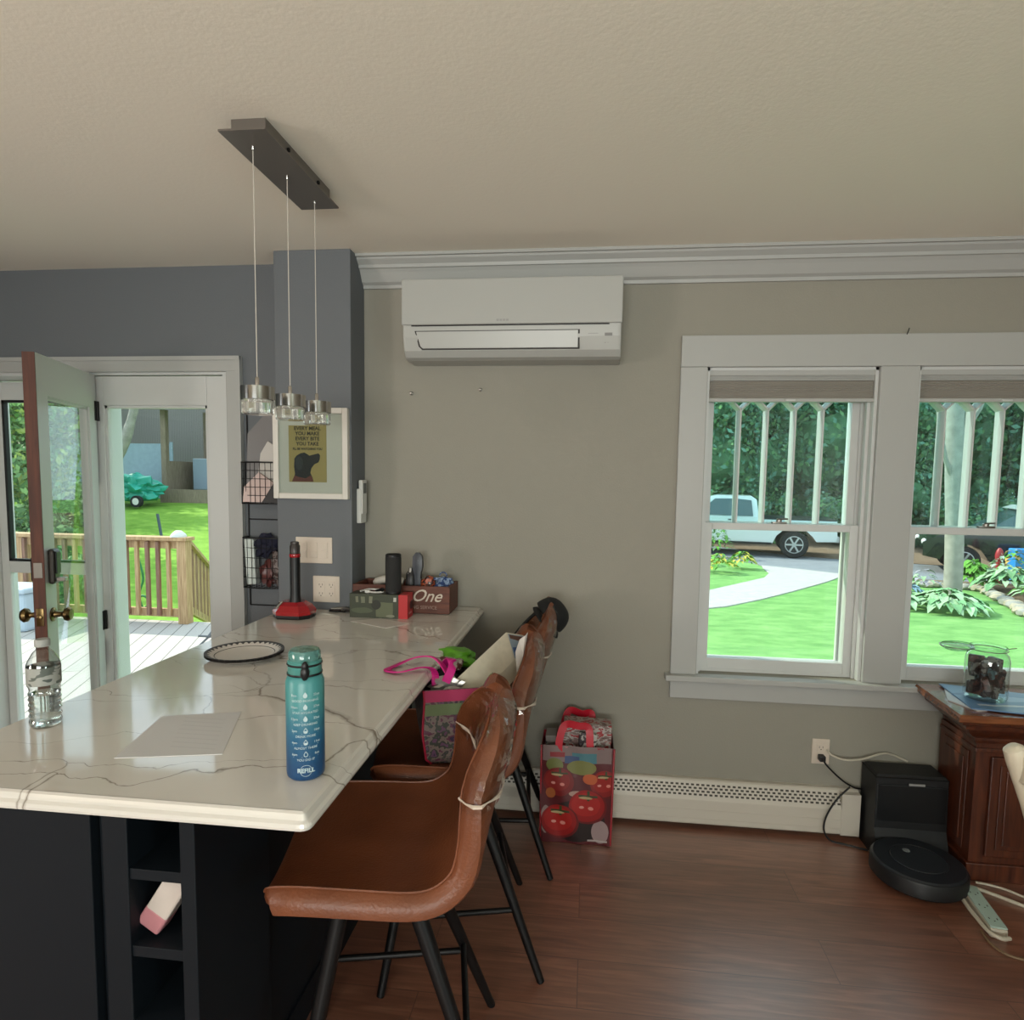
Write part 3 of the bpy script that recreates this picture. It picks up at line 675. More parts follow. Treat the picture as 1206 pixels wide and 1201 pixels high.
# ---- framed poster on the column
root = empty('picture_frame', (-1.178, 2.62, 1.40), 'white framed dog poster hanging on the grey column', 'picture')
m_fr = mat('white_frame_wood', (206, 202, 194), .35)
fx0, fx1, fz0, fz1 = -1.342, -1.012, 1.405, 1.788; fw = .024; yf = 2.62
b = MB(); b.box(fx0, fx0+fw, yf-.028, yf, fz0, fz1, bev=.003); b.box(fx1-fw, fx1, yf-.028, yf, fz0, fz1, bev=.003); b.box(fx0+fw, fx1-fw, yf-.028, yf, fz0, fz0+fw, bev=.003); b.box(fx0+fw, fx1-fw, yf-.028, yf, fz1-fw, fz1, bev=.003)
b.build('frame', m_fr, root)
MB().box(fx0+fw, fx1-fw, yf-.016, yf-.004, fz0+fw, fz1-fw).build('mat_board', mat('mat_board', (186, 180, 172), .8), root)
po = MB().box(-1.275, -1.108, yf-.0175, yf-.0158, 1.476, 1.715).build('poster', mat('poster_ochre', (150, 132, 84), .7), root)
m_ink = mat('poster_ink', (38, 36, 34), .7)
for i, (t, sz) in enumerate((('EVERY MEAL', .026), ('YOU MAKE', .026), ('EVERY BITE', .026), ('YOU TAKE', .025), ("I'LL BE WATCHING YOU", .0145))):
    zc = 1.702-i*.0215
    text_mesh('poster_text', t, sz*.82, lambda x, y, z, zc=zc: (-1.1915+x, yf-.0178-z*.3, zc+y), m_ink, po, bold=.0006)
dog = [(-1.262, 1.478), (-1.248, 1.510), (-1.252, 1.540), (-1.250, 1.575), (-1.240, 1.588), (-1.222, 1.598), (-1.205, 1.601), (-1.192, 1.594), (-1.183, 1.588), (-1.160, 1.594), (-1.143, 1.598), (-1.136, 1.590), (-1.138, 1.572), (-1.144, 1.560), (-1.162, 1.552), (-1.175, 1.535), (-1.180, 1.515), (-1.170, 1.495), (-1.166, 1.478)]
b = MB(); b.prism(dog, lambda u, v, d: (u, d, v), yf-.0184, yf-.0174); b.build('dog_silhouette', mat('dog_black', (32, 34, 36), .7), po)
b = MB(); b.prism([(-1.262, 1.478), (-1.250, 1.505), (-1.235, 1.498), (-1.200, 1.492), (-1.178, 1.506), (-1.170, 1.495), (-1.166, 1.478)], lambda u, v, d: (u, d, v), yf-.0188, yf-.0174); b.build('dog_collar', mat('maroon_print', (92, 50, 44), .7), po)
b = MB(); b.prism(arc((-1.228, 1.556), .017, 0, 2*PI, 16, lambda x, y: (x, y))[:-1], lambda u, v, d: (u, d, (v-1.556)*1.7+1.556), yf-.0187, yf-.0174); b.build('dog_ear', mat('dog_ear_print', (46, 50, 52), .7), po)
MB().box(fx0+fw, fx1-fw, yf-.021, yf-.0195, fz0+fw, fz1-fw).build('glazing', m_glass, root)
# ---- remote holder on the column's side
root = empty('wall_remote', (-1.0, 2.71, 1.30), 'white remote control in a holder on the side of the grey column', 'remote control')
MB().box(-1.005, -.985, 2.675, 2.745, 1.300, 1.45, bev=.004).build('holder', m_white, root); MB().box(-.998, -.980, 2.682, 2.738, 1.34, 1.488, bev=.004).build('remote', m_white, root); MB().box(-.981, -.979, 2.692, 2.728, 1.43, 1.475).build('screen', mat('lcd_grey', (90, 96, 96), .3), root)
# ---- wall screws
for (x, z) in ((-.79, 1.872), (-.482, 1.888)):
    b = MB(); b.lathe([(.008, 0), (.008, -.003), (.003, -.006), (.003, -.02), (.006, -.022), (.001, -.024)], (x, Y, z), 10, axis='y'); single('wall_hook', b, m_nickel, 'tiny metal hook in the beige wall under the air conditioner, %s one' % ('left' if x < -.6 else 'right'), 'hook', 'wall hooks under the air conditioner')
b = MB(); b.cyl((1.245, Y-.022, 2.101), (1.250, Y-.028, 2.125), .002, 6); single('nail', b, m_blackm, 'small dark nail on top of the window casing between the windows', 'nail')

# ================================================================== WIRE BASKET RACK
root = empty('wire_basket_rack', (-1.47, 2.74, .95), 'black wire rack with two wall baskets between the door and the column', 'wall rack')
def rod(pts, r=.0022, nm='wire', par=None): return MB().tube(pts, r, 6).build(nm, m_blackm, par or root)
bx0, bx1, byb = -1.56, -1.365, Y-.006
b = MB()
for x in (bx0, bx1): b.tube([(x, byb, .90), (x, byb, 1.80)], .003, 6)
for z in (.90, 1.30, 1.80): b.tube([(bx0, byb, z), (bx1, byb, z)], .003, 6)
b.build('back_frame', m_blackm, root)
def basket(z0, z1, d):
    b = MB(); yf_ = byb-d
    def loop(z, r, bow): return b.tube([(bx0, byb, z), (bx0, yf_+.02, z)]+[(bx0+(bx1-bx0)*t/8, yf_+.02-bow*math.sin(PI*t/8), z) for t in range(9)]+[(bx1, byb, z)], r, 6)
    loop(z1, .0035, .02); loop(z0, .003, .02)
    nz = 5
    for k in range(1, nz): loop(z0+(z1-z0)*k/nz, .0014, .02)
    for k in range(9):
        x = bx0+(bx1-bx0)*k/8; y = yf_+.02-.02*math.sin(PI*k/8)
        b.tube([(x, y, z0), (x, y, z1)], .0014, 5)
        b.tube([(x, y, z0), (x, byb, z0)], .0014, 5)
    for k in range(1, 4):
        y = yf_+.02+(byb-yf_-.02)*k/4
        for x in (bx0, bx1): b.tube([(x, y, z0), (x, y, z1)], .0014, 5)
    b.build('basket', m_blackm, root)
basket(1.375, 1.56, .075); basket(.992, 1.22, .075)
m_paper = mat('paper', (200, 196, 190), .7)
def sheet(name, pts, th, m, label, cat, group=None, nrm=(0, -1, 0)):
    b = MB(); n_v = Vector(nrm)*th; b.loft([[Vector(p) for p in pts], [Vector(p)+n_v for p in pts]]); return single(name, b, m, label, cat, group)
sheet('plastic_folder', [(-1.552, 2.752, 1.385), (-1.375, 2.752, 1.385), (-1.372, 2.765, 1.78), (-1.46, 2.765, 1.78), (-1.545, 2.762, 1.69)], .006, mat('grey_folder', (120, 118, 118), .35), 'tall grey plastic folder standing in the upper wire basket', 'folder')
sheet('white_envelope', [(-1.50, 2.738, 1.39), (-1.40, 2.738, 1.39), (-1.385, 2.742, 1.62), (-1.44, 2.742, 1.655), (-1.475, 2.742, 1.60)], .005, m_paper, 'white paper leaning in front of the grey folder in the upper wire basket', 'paper')
sheet('pink_note_pad', [(-1.548, 2.722, 1.382), (-1.44, 2.722, 1.382), (-1.405, 2.726, 1.47), (-1.475, 2.730, 1.515), (-1.545, 2.73, 1.45)], .012, mat('pale_pink_paper', (206, 184, 178), .7), 'pale pink pad in the upper wire basket', 'note pad')
sheet('black_pouch', [(-1.455, 2.710, 1.38), (-1.375, 2.710, 1.38), (-1.375, 2.712, 1.49), (-1.40, 2.712, 1.465)], .008, m_black, 'black pouch at the right of the upper wire basket', 'pouch')
b = MB(); b.obox((-1.525, 2.74, 1.11), (.045, .045, .21), Matrix.Rotation(-.05, 3, 'Y'), bev=.006); single('teal_box', b, confetti('teal_box_print', [(150, 176, 176), (196, 206, 202), (120, 150, 150)], 30), 'slim pale teal box at the left of the lower wire basket', 'box')
b = MB(); b.blob((-1.45, 2.742, 1.06), (.035, .03, .062), amp=.25, seed=2); single('maroon_pouch', b, confetti('maroon_print2', [(60, 34, 36), (96, 50, 48), (40, 26, 30)], 40), 'dark maroon pouch in the lower wire basket', 'pouch')
b = MB(); b.blob((-1.405, 2.744, 1.08), (.03, .03, .08), amp=.3, seed=5); single('black_bag', b, confetti('black_bag_print', [(26, 24, 26), (70, 50, 48), (120, 110, 108), (30, 26, 30)], 45), 'small black patterned bag in the lower wire basket by the column', 'bag')
b = MB(); b.blob((-1.455, 2.744, 1.185), (.05, .028, .05), amp=.35, seed=9); single('navy_glove', b, mat('navy_cloth', (28, 30, 50), .8), 'navy cloth bundled on top of the lower wire basket', 'glove')

# ================================================================== ON THE COUNTER
CT = .930
# red gadget
root = empty('handheld_vacuum', (-1.18, 2.44, CT), 'red and black handheld sweeper standing upright on the counter by the column', 'vacuum')
m_red = mat('glossy_red_plastic', (150, 14, 24), .22, coat=.5)
b = MB(); cxr, cyr = -1.180, 2.44
def octo(sx, sy, z, dx=0, dy=0): return [(cxr+dx+sx*u, cyr+dy+sy*v, z) for u, v in ((-1, -.45), (-.6, -1), (.6, -1), (1, -.45), (1, .45), (.6, 1), (-.6, 1), (-1, .45))]
b.loft([octo(.074, .06, CT), octo(.078, .064, CT+.006), octo(.078, .064, CT+.016)]); b.build('rubber_base', m_black, root, smooth=False)
b = MB(); b.loft([octo(.078, .064, CT+.016), octo(.080, .066, CT+.03), octo(.062, .052, CT+.052, .0, .004), octo(.045, .036, CT+.064, -.006, .008)]); b.build('head', m_red, root, smooth=False)
b = MB(); b.tube([(cxr-.055, cyr-.045, CT+.04), (cxr-.03, cyr-.04, CT+.07)], .004, 6, ); b.tube([(cxr-.07, cyr-.03, CT+.035), (cxr-.045, cyr-.035, CT+.066)], .004, 6); b.build('edge_glint', m_chrome, root)  # chrome tubes stand in for sun glints on the head's left edges
b = MB(); b.lathe([(.026, CT+.058), (.022, CT+.075), (.0205, CT+.09), (.0205, CT+.245), (.0205, CT+.262)], (cxr+.004, cyr, 0), 16); b.build('handle', m_black, root)
b = MB(); b.lathe([(.0215, CT+.245), (.0225, CT+.247), (.0225, CT+.257), (.0215, CT+.259)], (cxr+.004, cyr, 0), 16); b.build('red_band', m_red, root)
b = MB(); b.lathe([(.0205, CT+.262), (.021, CT+.29), (.017, CT+.296), (.017, CT+.306), (.012, CT+.308)], (cxr+.004, cyr, 0), 16); b.build('cap', mat('smoky_plastic', (52, 46, 46), .3), root)
# eyeglasses-like dark things behind
root = empty('sunglasses', (-1.03, 2.57, CT), 'folded dark sunglasses lying on the counter under the double outlet', 'sunglasses')
for dx in (-.032, .032):
    b = MB(); b.lathe([(.0, 0), (.024, .0), (.027, .004), (.024, .008), (0, .009)], (-1.03+dx, 2.575, CT+.001), 18, sy=.75); b.build('lens', mat('brown_lens', (50, 34, 32), .12), root)
MB().tube([(-1.085, 2.58, CT+.008), (-1.03, 2.592, CT+.012), (-.975, 2.58, CT+.008)], .0035, 6).build('bridge', m_nickel, root)
for s in (-1, 1): MB().tube([(-1.03+s*.055, 2.58, CT+.008), (-1.03+s*.05, 2.55, CT+.006), (-1.03-s*.02, 2.545, CT+.005)], .003, 6).build('temple', m_blackm, root)
# boxed speaker
bx0, bx1, by0, by1 = -.962, -.757, 2.475, 2.555
root = empty('speaker_box', (-.86, 2.515, CT), 'dark green printed speaker carton with a bright red end on the counter', 'box')
pm = print_mat('camouflage_carton', (54, 60, 46), [('r', .045, .035, .035, .03, (92, 98, 74)), ('e', -.05, .03, .045, .012, (74, 82, 62)), ('e', .01, .055, .02, .02, (38, 42, 34)), ('r', -.07, .075, .006, .012, (110, 112, 92)), ('r', -.045, .073, .008, .013, (104, 108, 88)), ('r', -.012, .075, .007, .014, (112, 114, 94)), ('r', .088, .078, .006, .009, (180, 180, 172)), ('e', .07, .01, .018, .006, (120, 122, 104))], .4, noise_amt=.006)
MB().box(bx0, bx1, by0, by1, CT, CT+.098, bev=.001).build('carton', pm, root)
MB().box(bx1, bx1+.038, by0+.001, by1, CT, CT+.098, bev=.001).build('red_end', print_mat('red_carton_end', (178, 40, 44), [('e', 0.02, .05, .03, .018, (60, 22, 26)), ('r', 0, .02, .02, .004, (210, 150, 150))], .4, ax=(1, 2)), root)
root = empty('portable_speaker', (-.79, 2.515, CT+.098), 'black cylindrical portable speaker standing on the green carton', 'speaker')
m_mesh = mat('speaker_cloth', (38, 38, 38), .8, bump=.4, bscale=500)
b = MB(); b.lathe([(.030, CT+.105), (.0325, CT+.112), (.0325, CT+.245), (.031, CT+.25)], (-.79, 2.515, 0), 28); b.build('grille', m_mesh, root)
b = MB(); b.lathe([(.028, CT+.098), (.032, CT+.10), (.032, CT+.106), (.029, CT+.107)], (-.79, 2.515, 0), 28); b.build('foot_ring', m_black, root)
b = MB(); b.lathe([(.029, CT+.248), (.0325, CT+.249), (.0325, CT+.257), (.029, CT+.26), (.026, CT+.254), (0, CT+.253)], (-.79, 2.515, 0), 28); b.build('top_ring', m_black, root)
# earphones on box
root = empty('charging_cable', (-.88, 2.52, CT+.098), 'white and black charging cable coiled on top of the green carton', 'cable')
MB().tube(bez([(-.925, 2.50, CT+.104), (-.90, 2.53, CT+.108), (-.87, 2.51, CT+.112), (-.845, 2.53, CT+.108), (-.83, 2.50, CT+.104), (-.86, 2.49, CT+.103), (-.89, 2.50, CT+.103)], 6), .0035, 6).build('white_cord', m_white, root)
MB().tube(bez([(-.86, 2.50, CT+.106), (-.84, 2.52, CT+.112), (-.83, 2.51, CT+.112), (-.835, 2.495, CT+.106)], 6), .005, 6).build('black_cord', m_black, root)
MB().box(-.905, -.885, 2.495, 2.512, CT+.098, CT+.110, bev=.003).build('plug', m_white, root)
# wooden crate
cx0, cx1, cy0, cy1 = -.99, -.570, 2.585, 2.755; cz = CT+.118
root = empty('wooden_crate', (-.78, 2.67, CT), 'brown wooden crate lettered One, standing on the counter against the wall', 'crate')
t = .012
for nm, a in (('front_board', (cx0, cx1, cy0, cy0+t, CT+.004, cz)), ('back_board', (cx0, cx1, cy1-t, cy1, CT+.004, cz)), ('side_board', (cx0, cx0+t, cy0+t, cy1-t, CT+.004, cz)), ('side_board', (cx1-t, cx1, cy0+t, cy1-t, CT+.004, cz)), ('bottom_board', (cx0+t, cx1-t, cy0+t, cy1-t, CT, CT+.012))):
    o = MB().box(*a, bev=.0015).build(nm, m_crate, root)
    if nm == 'front_board': fb = o
m_let = mat('cream_lettering', (200, 190, 176), .6)
text_mesh('lettering', 'One', .072, lambda x, y, z: (-.672+x, cy0-.0006-z*.5, CT+.076+y), m_let, fb, shear=.45, bold=.0004)
text_mesh('small_lettering', 'ING SERVICE', .021, lambda x, y, z: (-.680+x*.95, cy0-.0006-z*.5, CT+.028+y), mat('faded_lettering', (150, 128, 116), .6), fb)
# crate contents
b = MB(); b.tube(bez([(-.93, 2.69, cz-.01), (-.88, 2.68, cz+.008), (-.83, 2.66, cz+.012), (-.79, 2.66, cz+.002)], 5), [.012]+[.019]*14+[.014], 12); single('paper_roll', b, mat('white_paper_roll', (190, 186, 176), .7), 'white rolled paper lying in the left of the wooden crate', 'paper')
b = MB(); b.lathe([(.022, CT+.014), (.024, CT+.03), (.024, CT+.13), (.021, CT+.16), (.010, CT+.175), (.010, CT+.185)], (-.755, 2.655, 0), 16); single('spray_bottle', b, confetti('bottle_black_white', [(190, 188, 182), (30, 30, 32), (170, 168, 164)], 14, stretch=(3, 3, .6)), 'black and white bottle standing in the crate behind the black speaker', 'bottle')
b = MB(); b.loft([[(-.725+u*1., 2.655+v, z) for u, v in ((-sx, -sy), (0, -sy*1.3), (sx, -sy), (sx, sy), (0, sy*1.3), (-sx, sy))] for sx, sy, z in ((.014, .01, CT+.013), (.016, .012, CT+.09), (.014, .012, CT+.16), (.022, .014, CT+.19), (.020, .012, CT+.235), (.008, .006, CT+.252))]); b.smooth = True
single('hair_brush', b, confetti('brush_dark', [(30, 32, 38), (60, 64, 72), (110, 112, 116)], 60), 'tall dark brush standing upright in the middle of the crate', 'brush')
b = MB(); b.blob((-.685, 2.665, cz-.028), (.036, .04, .062), amp=.2, seed=3); single('snack_bag', b, confetti('snack_print', [(120, 40, 24), (176, 84, 52), (60, 26, 22), (190, 180, 170)], 55), 'orange and red snack bag in the wooden crate', 'snack bag')
b = MB(); b.blob((-.615, 2.67, cz-.022), (.04, .05, .052), amp=.2, seed=4); b.tube(arc((-.615, cz+.035), .016, 0, PI, 10, lambda x, y: (x, 2.66, y)), .0028, 6); b.tube([(-.655, 2.66, cz+.022), (-.575, 2.66, cz+.022)], .006, 8)
single('blue_pouch', b, confetti('blue_print', [(24, 40, 78), (40, 66, 116), (130, 150, 178), (20, 26, 48)], 60), 'blue patterned pouch with a small loop at the right of the crate', 'pouch')
# papers
sheet('paper_sheet', [(-.935, 1.138, CT), (-.734, 1.187, CT), (-.823, 1.413, CT), (-.99, 1.36, CT)], .0012, print_mat('printed_letter', (196, 196, 196), [('r', -.02+.01*k, .085-.022*k, .05, .0022, (188, 188, 189)) for k in range(8)], .6, ax=(0, 1)), 'white printed letter lying flat on the counter beside the water bottle', 'paper', nrm=(0, 0, 1))
sheet('paper_sheet', [(-.93, 2.40, CT), (-.755, 2.31, CT), (-.690, 2.40, CT), (-.83, 2.47, CT)], .0012, mat('white_receipt', (196, 190, 184), .6), 'white slip of paper under the edge of the green speaker carton', 'paper', nrm=(0, 0, 1))
# paper plates
def paper_plate(k):
    b = MB(); z = CT+.0005+k*.0035
    b.lathe([(0, z), (.075, z), (.085, z+.003), (.105, z+.013), (.116, z+.015), (.117, z+.0165), (.105, z+.0145), (.085, z+.005), (.075, z+.002), (0, z+.002)], (-1.063, 1.855, 0), 48, cap=False)
    m = newmat('patterned_paper_plate')
    mm, nt, p = m; N = nt.nodes; L = nt.links; p.inputs['Roughness'].default_value = .45
    tc = N.new('ShaderNodeTexCoord'); sx = N.new('ShaderNodeSeparateXYZ'); L.new(tc.outputs['Object'], sx.inputs[0])
    at = N.new('ShaderNodeMath'); at.operation = 'ARCTAN2'; L.new(sx.outputs[1], at.inputs[0]); L.new(sx.outputs[0], at.inputs[1])
    mu = N.new('ShaderNodeMath'); mu.operation = 'MULTIPLY'; mu.inputs[1].default_value = 36/(2*PI)*2*PI; L.new(at.outputs[0], mu.inputs[0]); sn = N.new('ShaderNodeMath'); sn.operation = 'SINE'; L.new(mu.outputs[0], sn.inputs[0])
    ln = N.new('ShaderNodeVectorMath'); ln.operation = 'LENGTH'; cb = N.new('ShaderNodeCombineXYZ'); L.new(sx.outputs[0], cb.inputs[0]); L.new(sx.outputs[1], cb.inputs[1]); L.new(cb.outputs[0], ln.inputs[0])
    ad = N.new('ShaderNodeMath'); ad.operation = 'MULTIPLY_ADD'; ad.inputs[1].default_value = .0045; L.new(sn.outputs[0], ad.inputs[0]); L.new(ln.outputs['Value'], ad.inputs[2])
    g1 = N.new('ShaderNodeMath'); g1.operation = 'GREATER_THAN'; g1.inputs[1].default_value = .1035; L.new(ad.outputs[0], g1.inputs[0])
    g2 = N.new('ShaderNodeMath'); g2.operation = 'COMPARE'; g2.inputs[1].default_value = .088; g2.inputs[2].default_value = .0012; L.new(ln.outputs['Value'], g2.inputs[0])
    mxx = N.new('ShaderNodeMath'); mxx.operation = 'MAXIMUM'; L.new(g1.outputs[0], mxx.inputs[0]); L.new(g2.outputs[0], mxx.inputs[1])
    mc = N.new('ShaderNodeMix'); mc.data_type = 'RGBA'; mc.inputs[6].default_value = lin((200, 194, 186)); mc.inputs[7].default_value = lin((40, 38, 38)); L.new(mxx.outputs[0], mc.inputs[0]); L.new(mc.outputs[2], p.inputs['Base Color'])
    single('paper_plate', b, mm, 'white paper plate with a black zigzag rim, stacked on the counter', 'plate', 'stacked paper plates')
for k in range(3): paper_plate(k)
# blue bottle
bxc, byc = -.528, 1.13
root = empty('water_bottle', (bxc, byc, CT), 'tall teal to blue gradient water bottle with time marks near the counter corner', 'bottle')
m, nt, p = newmat('teal_blue_gradient'); N = nt.nodes; L = nt.links; p.inputs['Roughness'].default_value = .38
tc = N.new('ShaderNodeTexCoord'); sx = N.new('ShaderNodeSeparateXYZ'); L.new(tc.outputs['Object'], sx.inputs[0]); mr = N.new('ShaderNodeMapRange'); mr.inputs[1].default_value = 0; mr.inputs[2].default_value = .2; L.new(sx.outputs[2], mr.inputs[0])
rp = N.new('ShaderNodeValToRGB'); rp.color_ramp.elements[0].position = .12; rp.color_ramp.elements[0].color = lin((26, 70, 112)); rp.color_ramp.elements[1].position = .78; rp.color_ramp.elements[1].color = lin((70, 142, 142)); q = rp.color_ramp.elements.new(.42); q.color = lin((38, 96, 130)); L.new(mr.outputs[0], rp.inputs[0]); L.new(rp.outputs[0], p.inputs['Base Color']); p.inputs['Transmission Weight'].default_value = .15
R_ = .0355
b = MB(); b.lathe([(0, CT), (R_-.006, CT), (R_-.001, CT+.005), (R_, CT+.012), (R_, CT+.185), (R_-.003, CT+.194), (R_-.007, CT+.198), (0, CT+.198)], (bxc, byc, 0), 40, cap=False); body = b.build('body', m, root)
m_teal = mat('teal_plastic', (70, 128, 122), .25); m_tealc = mat('clear_teal_plastic', (120, 180, 172), .1, trans=.6)
b = MB(); b.lathe([(R_-.005, CT+.198), (R_-.004, CT+.200), (R_-.004, CT+.224), (R_-.007, CT+.227)], (bxc, byc, 0), 36); b.build('lid', m_teal, root)
b = MB(); b.lathe([(R_-.006, CT+.227), (R_-.006, CT+.240), (R_-.009, CT+.245), (0, CT+.246)], (bxc, byc, 0), 36, cap=False); b.build('dust_cap', m_tealc, root)
b = MB(); b.lathe([(.014, CT+.227), (.014, CT+.238), (0, CT+.24)], (bxc+.004, byc, 0), 20, cap=False); b.build('spout', m_black, root)
b = MB(); b.lathe([(R_-.003, CT+.199), (R_-.0025, CT+.2005), (R_-.003, CT+.203)], (bxc, byc, 0), 36, cap=False); b.build('seal_ring', m_black, root)
b = MB(); b.lathe([(R_-.0035, CT+.217), (R_-.0025, CT+.219), (R_-.0035, CT+.221)], (bxc, byc, 0), 36, cap=False); b.build('strap_ring', m_black, root)
va = math.atan2(-byc, -bxc)    # towards the viewer's side
va -= .0
def onb(x, y, z, zc, r=R_):
    a = va + .0 + x/r
    return (bxc+(r+.0003+z*.3)*math.cos(a), byc+(r+.0003+z*.3)*math.sin(a), zc+y)
b = MB(); b.blob((bxc+(R_-.002)*math.cos(va+.0), byc+(R_-.002)*math.sin(va), CT+.208), (.008, .008, .014), amp=.05); b.blob((bxc+(R_-.001)*math.cos(va), byc+(R_-.001)*math.sin(va), CT+.221), (.006, .006, .009), amp=.05); b.build('latch', m_black, root)
m_mark = mat('white_print', (176, 196, 200), .5)
rows = ['GET STARTED', 'STAY HYDRATED', 'KEEP DRINKING', 'ALMOST THERE', 'HALFWAY POINT', "YOU'VE GOT IT"]
rows = ['GOOD MORNING', 'STAY HYDRATED', 'KEEP DRINKING', 'DRINK MORE', 'ALMOST THERE', 'YOU DID IT']; tl = ['8am', '10am', '12pm', '2pm', '4pm', '6pm']; tr = ['32oz', '27oz', '22oz', '16oz', '11oz', '6oz']
for k in range(6):
    zc = CT+.166-k*.0225
    text_mesh('print_line', rows[k], .0062, lambda x, y, z: onb(x, y, z, zc-.0105), m_mark, body)
    text_mesh('print_hour', tl[k], .0065, lambda x, y, z: onb(x-.021, y, z, zc), m_mark, body)
    text_mesh('print_volume', tr[k], .0065, lambda x, y, z: onb(x+.021, y, z, zc), m_mark, body)
    b = MB(); pts = [(0, .0065), (.0025, .003), (.004, 0), (.003, -.0035), (0, -.005), (-.003, -.0035), (-.004, 0), (-.0025, .003)]
    if k < 3: b.bm.faces.new([b.bm.verts.new(onb(u, v, .001, zc)) for u, v in pts])
    else:
        for i in range(8):
            u0, v0 = pts[i]; u1, v1 = pts[(i+1) % 8]; b.quad([onb(u0, v0, .001, zc), onb(u1, v1, .001, zc), onb(u1*.72, v1*.72, .001, zc), onb(u0*.72, v0*.72, .001, zc)])
        if k < 5: b.quad([onb(-.004, 0, .001, zc), onb(.004, 0, .001, zc), onb(.003, -.004, .001, zc), onb(-.003, -.004, .001, zc)])
    b.quad([onb(-.024, -.0055, 0, zc), onb(-.006, -.0055, 0, zc), onb(-.006, -.005, 0, zc), onb(-.024, -.005, 0, zc)]); b.quad([onb(.006, -.0055, 0, zc), onb(.024, -.0055, 0, zc), onb(.024, -.005, 0, zc), onb(.006, -.005, 0, zc)])
    b.build('print_mark', m_mark, body, smooth=False, normals=False)
text_mesh('print_refill', 'REFILL', .0115, lambda x, y, z: onb(x, y, z, CT+.022), m_mark, body, bold=.0003)
b = MB(); 
for i in range(24):
    a, c = 2*PI*i/24, 2*PI*(i+1)/24; b.quad([onb(.011*math.cos(a), .011*math.sin(a), 0, CT+.022), onb(.011*math.cos(c), .011*math.sin(c), 0, CT+.022), onb(.0103*math.cos(c), .0103*math.sin(c), 0, CT+.022), onb(.0103*math.cos(a), .0103*math.sin(a), 0, CT+.022)])
b.build('print_ring', m_mark, body, smooth=False, normals=False)
# clear disposable bottle
wx, wy = -1.212, 1.275
root = empty('plastic_water_bottle', (wx, wy, CT), 'clear disposable plastic water bottle with a grey label at the counter edge', 'bottle')
R_ = .0325
pf = [(0, CT+.002), (.022, CT+.001), (.028, CT), (.031, CT+.006)]
for k in range(6):
    z = CT+.014+k*.0125; pf += [(R_-.001, z), (R_-.004, z+.006)]
pf += [(R_-.003, CT+.090), (R_, CT+.096), (R_, CT+.142), (R_-.003, CT+.150), (.020, CT+.168), (.0125, CT+.176), (.0125, CT+.184)]
b = MB(); b.lathe(pf, (wx, wy, 0), 32, cap=False); b.build('shell', glass_sheet('thin_clear_plastic', (.92, .93, .92), 3), root)
b = MB(); b.lathe([(0, CT+.003), (.029, CT+.005), (.0285, CT+.05), (.030, CT+.075), (0, CT+.075)], (wx, wy, 0), 28, cap=False); b.build('water', mat('water', (235, 245, 245), .02, trans=1, ior=1.33), root)
b = MB(); b.lathe([(R_+.0004, CT+.098), (R_+.0004, CT+.138)], (wx, wy, 0), 32, cap=False); b.build('label', confetti('bottle_label', [(72, 78, 74), (86, 92, 86), (150, 152, 146), (74, 80, 76)], 26, stretch=(1, 1, 2)), root)
b = MB(); b.lathe([(.0145, CT+.182), (.015, CT+.184), (.015, CT+.196), (.0135, CT+.198), (0, CT+.198)], (wx, wy, 0), 24, cap=False); b.build('cap', mat('grey_cap', (150, 152, 148), .5), root)

# ================================================================== NICHE, STOOL BAG
b = MB(); Rm = Matrix.Rotation(math.radians(33), 3, 'Y')
root = empty('paper_tube', (-.825, 1.2, .578), 'pink and white small carton leaning in the island cubby', 'carton')
b.obox((-.822, 1.130, .650), (.050, .040, .125), Rm, bev=.004); b.build('sleeve', mat('white_card', (190, 180, 172), .6), root)
b = MB(); b.obox(Vector((-.822, 1.130, .650))+Rm @ Vector((0, 0, -.042)), (.0515, .0415, .044), Rm, bev=.005); b.build('pink_end', mat('pink_print', (176, 118, 124), .6), root)
b = MB(); b.obox(Vector((-.822, 1.130, .650))+Rm @ Vector((-.006, 0, -.061)), (.026, .02, .012), Rm, bev=.003); b.build('spout', mat('pink_print2', (188, 140, 146), .6), root)
b = MB(); b.loft([[(-.800, 1.165, .579), (-.764, 1.165, .579), (-.763, 1.165, .70), (-.775, 1.165, .695)], [(-.80, 1.18, .579), (-.764, 1.18, .579), (-.763, 1.18, .70), (-.775, 1.18, .695)]]); single('white_card', b, mat('white_card2', (182, 176, 168), .6), 'white card standing behind the pink carton in the island cubby', 'card')

root = empty('shopping_bag', (-.34, 2.03, .69), 'patchwork print shopping bag with pink handles on the middle bar stool', 'shopping bag', rz=0)
root.location = (-.375, 1.985, .665); TH = math.radians(20); root.rotation_euler.z = TH
def unrot(p): q = Vector(p)-root.location; return Vector((q.x*math.cos(TH)+q.y*math.sin(TH), -q.x*math.sin(TH)+q.y*math.cos(TH), q.z))+root.location
m_bagp = confetti('patchwork_print', [(44, 34, 56), (84, 54, 76), (48, 50, 42), (100, 86, 80), (78, 36, 54), (36, 30, 48)], 42)
m_bags = confetti('side_patchwork', [(70, 66, 66), (104, 96, 90), (52, 50, 56), (128, 100, 84)], 46)
m_pink = mat('magenta_webbing', (190, 22, 118), .5)
x0, x1, y0, y1, z0, z1 = -.455, -.255, 1.855, 2.115, .668, .893
def brect(f, z, e=0): return [(x0-f*1.4-e, y0-f-e, z), (x1+f*.2+e, y0-f-e, z), (x1+f*.2+e, y1+f+e, z), (x0-f*1.4-e, y1+f+e, z)]
